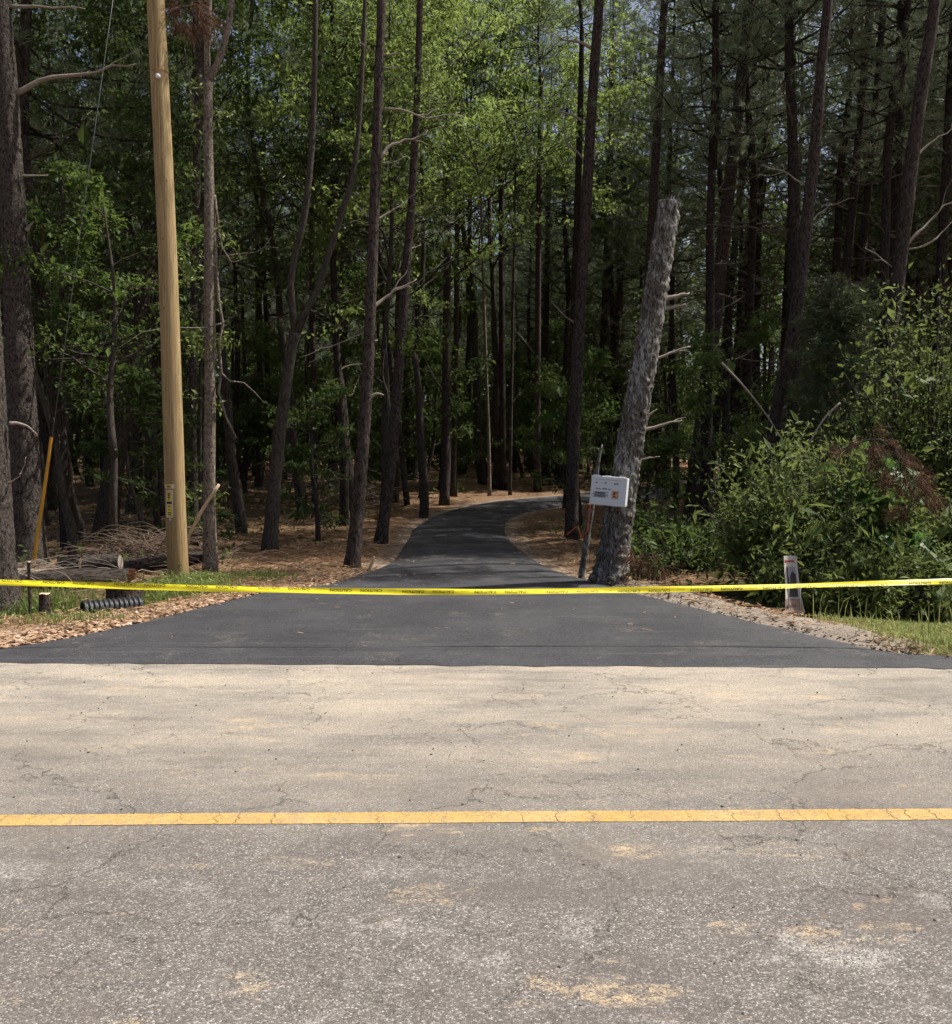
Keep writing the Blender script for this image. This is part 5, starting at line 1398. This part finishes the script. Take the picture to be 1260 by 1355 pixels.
P = scatter(3800, -4, 4, 7.4, 27, lambda x, y, d: (d < -.03) * (.10 + .5 * np.exp(-(d / .35) ** 2) + .25 * (y > 12)))
P[:, 2] = zd(P[:, 1]) + .03 + .045 * sstep(11, 14, P[:, 1]); straw(P, .07, .009, 'straw', 'pine_straw')
# fallen twigs and cones all over the floor of the wood
b = MB(); rt = random.Random(77)
for p in scatter(900, -11, 9, 11.5, 27, lambda x, y, d: (d > .15) * np.where(x > 2.5, .35, .75)):
    a = rt.uniform(0, 6.283); L = rt.uniform(.12, .9) ** 1.3; e = p + np.array([math.cos(a) * L, math.sin(a) * L, rt.uniform(.0, .10)])
    q = wiggle(p + (0, 0, .015), e, 5, .1, .05, rt); b.tube(q, np.linspace(rt.uniform(.004, .013), .002, 5), 4, rt.randrange(2), caps=False)
tag(b.build('fallen_twigs', [M['twig'], M['dead_wood']]), kind='stuff')
# grass
b = MB()
b.blades(scatter(52000, 2.9, 7.5, 6.95, 9.4, lambda x, y, d: (d > .04) * sstep(3.3, 4.3, x) * (.35 + .65 * np.clip(wob(x, y, 3.3, 1.) + .6, 0, 1))), .095, .008, 1.6)
b.blades(scatter(120, 3.3, 5.3, 7.6, 9.0, lambda x, y, d: (d > .1) * .8), .34, .009, .7)
tag(b.build('grass', [M['grass']]), kind='stuff')
def weed(px, py, rx, ry, n, h, m, nm):
    c = on_ground(px, py); r_ = rng.normal(size=(n, 2)); P = np.column_stack([c[0] + r_[:, 0] * rx, c[1] + r_[:, 1] * ry]); d = drive_dist(P); P = P[d > .12]
    P = np.column_stack([P, ground_z(P[:, 0], P[:, 1])]); m.blades(P, h, .008, .8)
    q = P[rng.integers(0, len(P), len(P) // 2)] + np.array([0, 0, 1]) * (rng.random((len(P) // 2, 1)) * h * .9); m.leaves(q, .045, .018, 1, .5)
for px, py, rx, ry, n, h, lab in ((235, 787, .32, .28, 1500, .17, 'patch of bright green weeds at the foot of the utility pole'), (265, 770, .22, .2, 600, .16, 'green weeds growing between the pole and forked sapling'),
                             (35, 815, .40, .22, 1500, .2, 'patch of weeds around the foot of the thick pale-barked pine'), (340, 765, .3, .2, 450, .12, 'small green weed patch at the mulch edge of the drive'), (95, 822, .35, .14, 300, .12, 'thin weeds on the stones below the culvert pipe'),
                             (125, 774, .35, .12, 260, .16, 'weeds growing over the long pale log')):
    m = MB(); weed(px, py, rx, ry, n, h, m, None); ob = m.build('weeds', [M['weed'], M['weed']]); tag(ob, lab, 'weeds', kind='stuff')
# leafy ground cover in the wood
b = MB()
P = scatter(46000, -16, 17, 11.5, 45, lambda x, y, d: (d > .7) * np.clip(wob(x, y, .7, 3.) * 1.6 - .1 + .5 * (x > 2.8), 0, 1) * np.where((x < 0) & (x > -4.6) & (y < 17), .12, 1.) * np.where(x < -4.6, 1.5, 1.))
P[:, 2] += rng.random(len(P)) ** 1.5 * .38
b.leaves(P, .085, .048, 0, .65); tag(b.build('undergrowth', [M['leaf']]), kind='stuff')
# ivy on the pine
ip = [ob for ob in bpy.data.objects if ob.get('label', '').startswith('ivy-clad')][0]
lo = np.array(ip.location); Yi = lo[1]; b = MB(); PP = []
for k in range(420):
    py = 700 - 120 * rng.random() ** 1.3; xc = np.interp(py, [540, 630, 694], [932, 921, 914]); rr = np.interp(py, [540, 694], [19.5, 23]) * .5 * Yi / F_PX + .02; q = rng.uniform(0, 6.283)
    c = at_depth(xc, py, Yi) - lo; PP.append(c + np.array([math.cos(q) * rr, math.sin(q) * rr, 0]))
b.leaves(np.array(PP), .07, .055, 0, .2); b.build('ivy', [M['leaf_shrub']], ip)
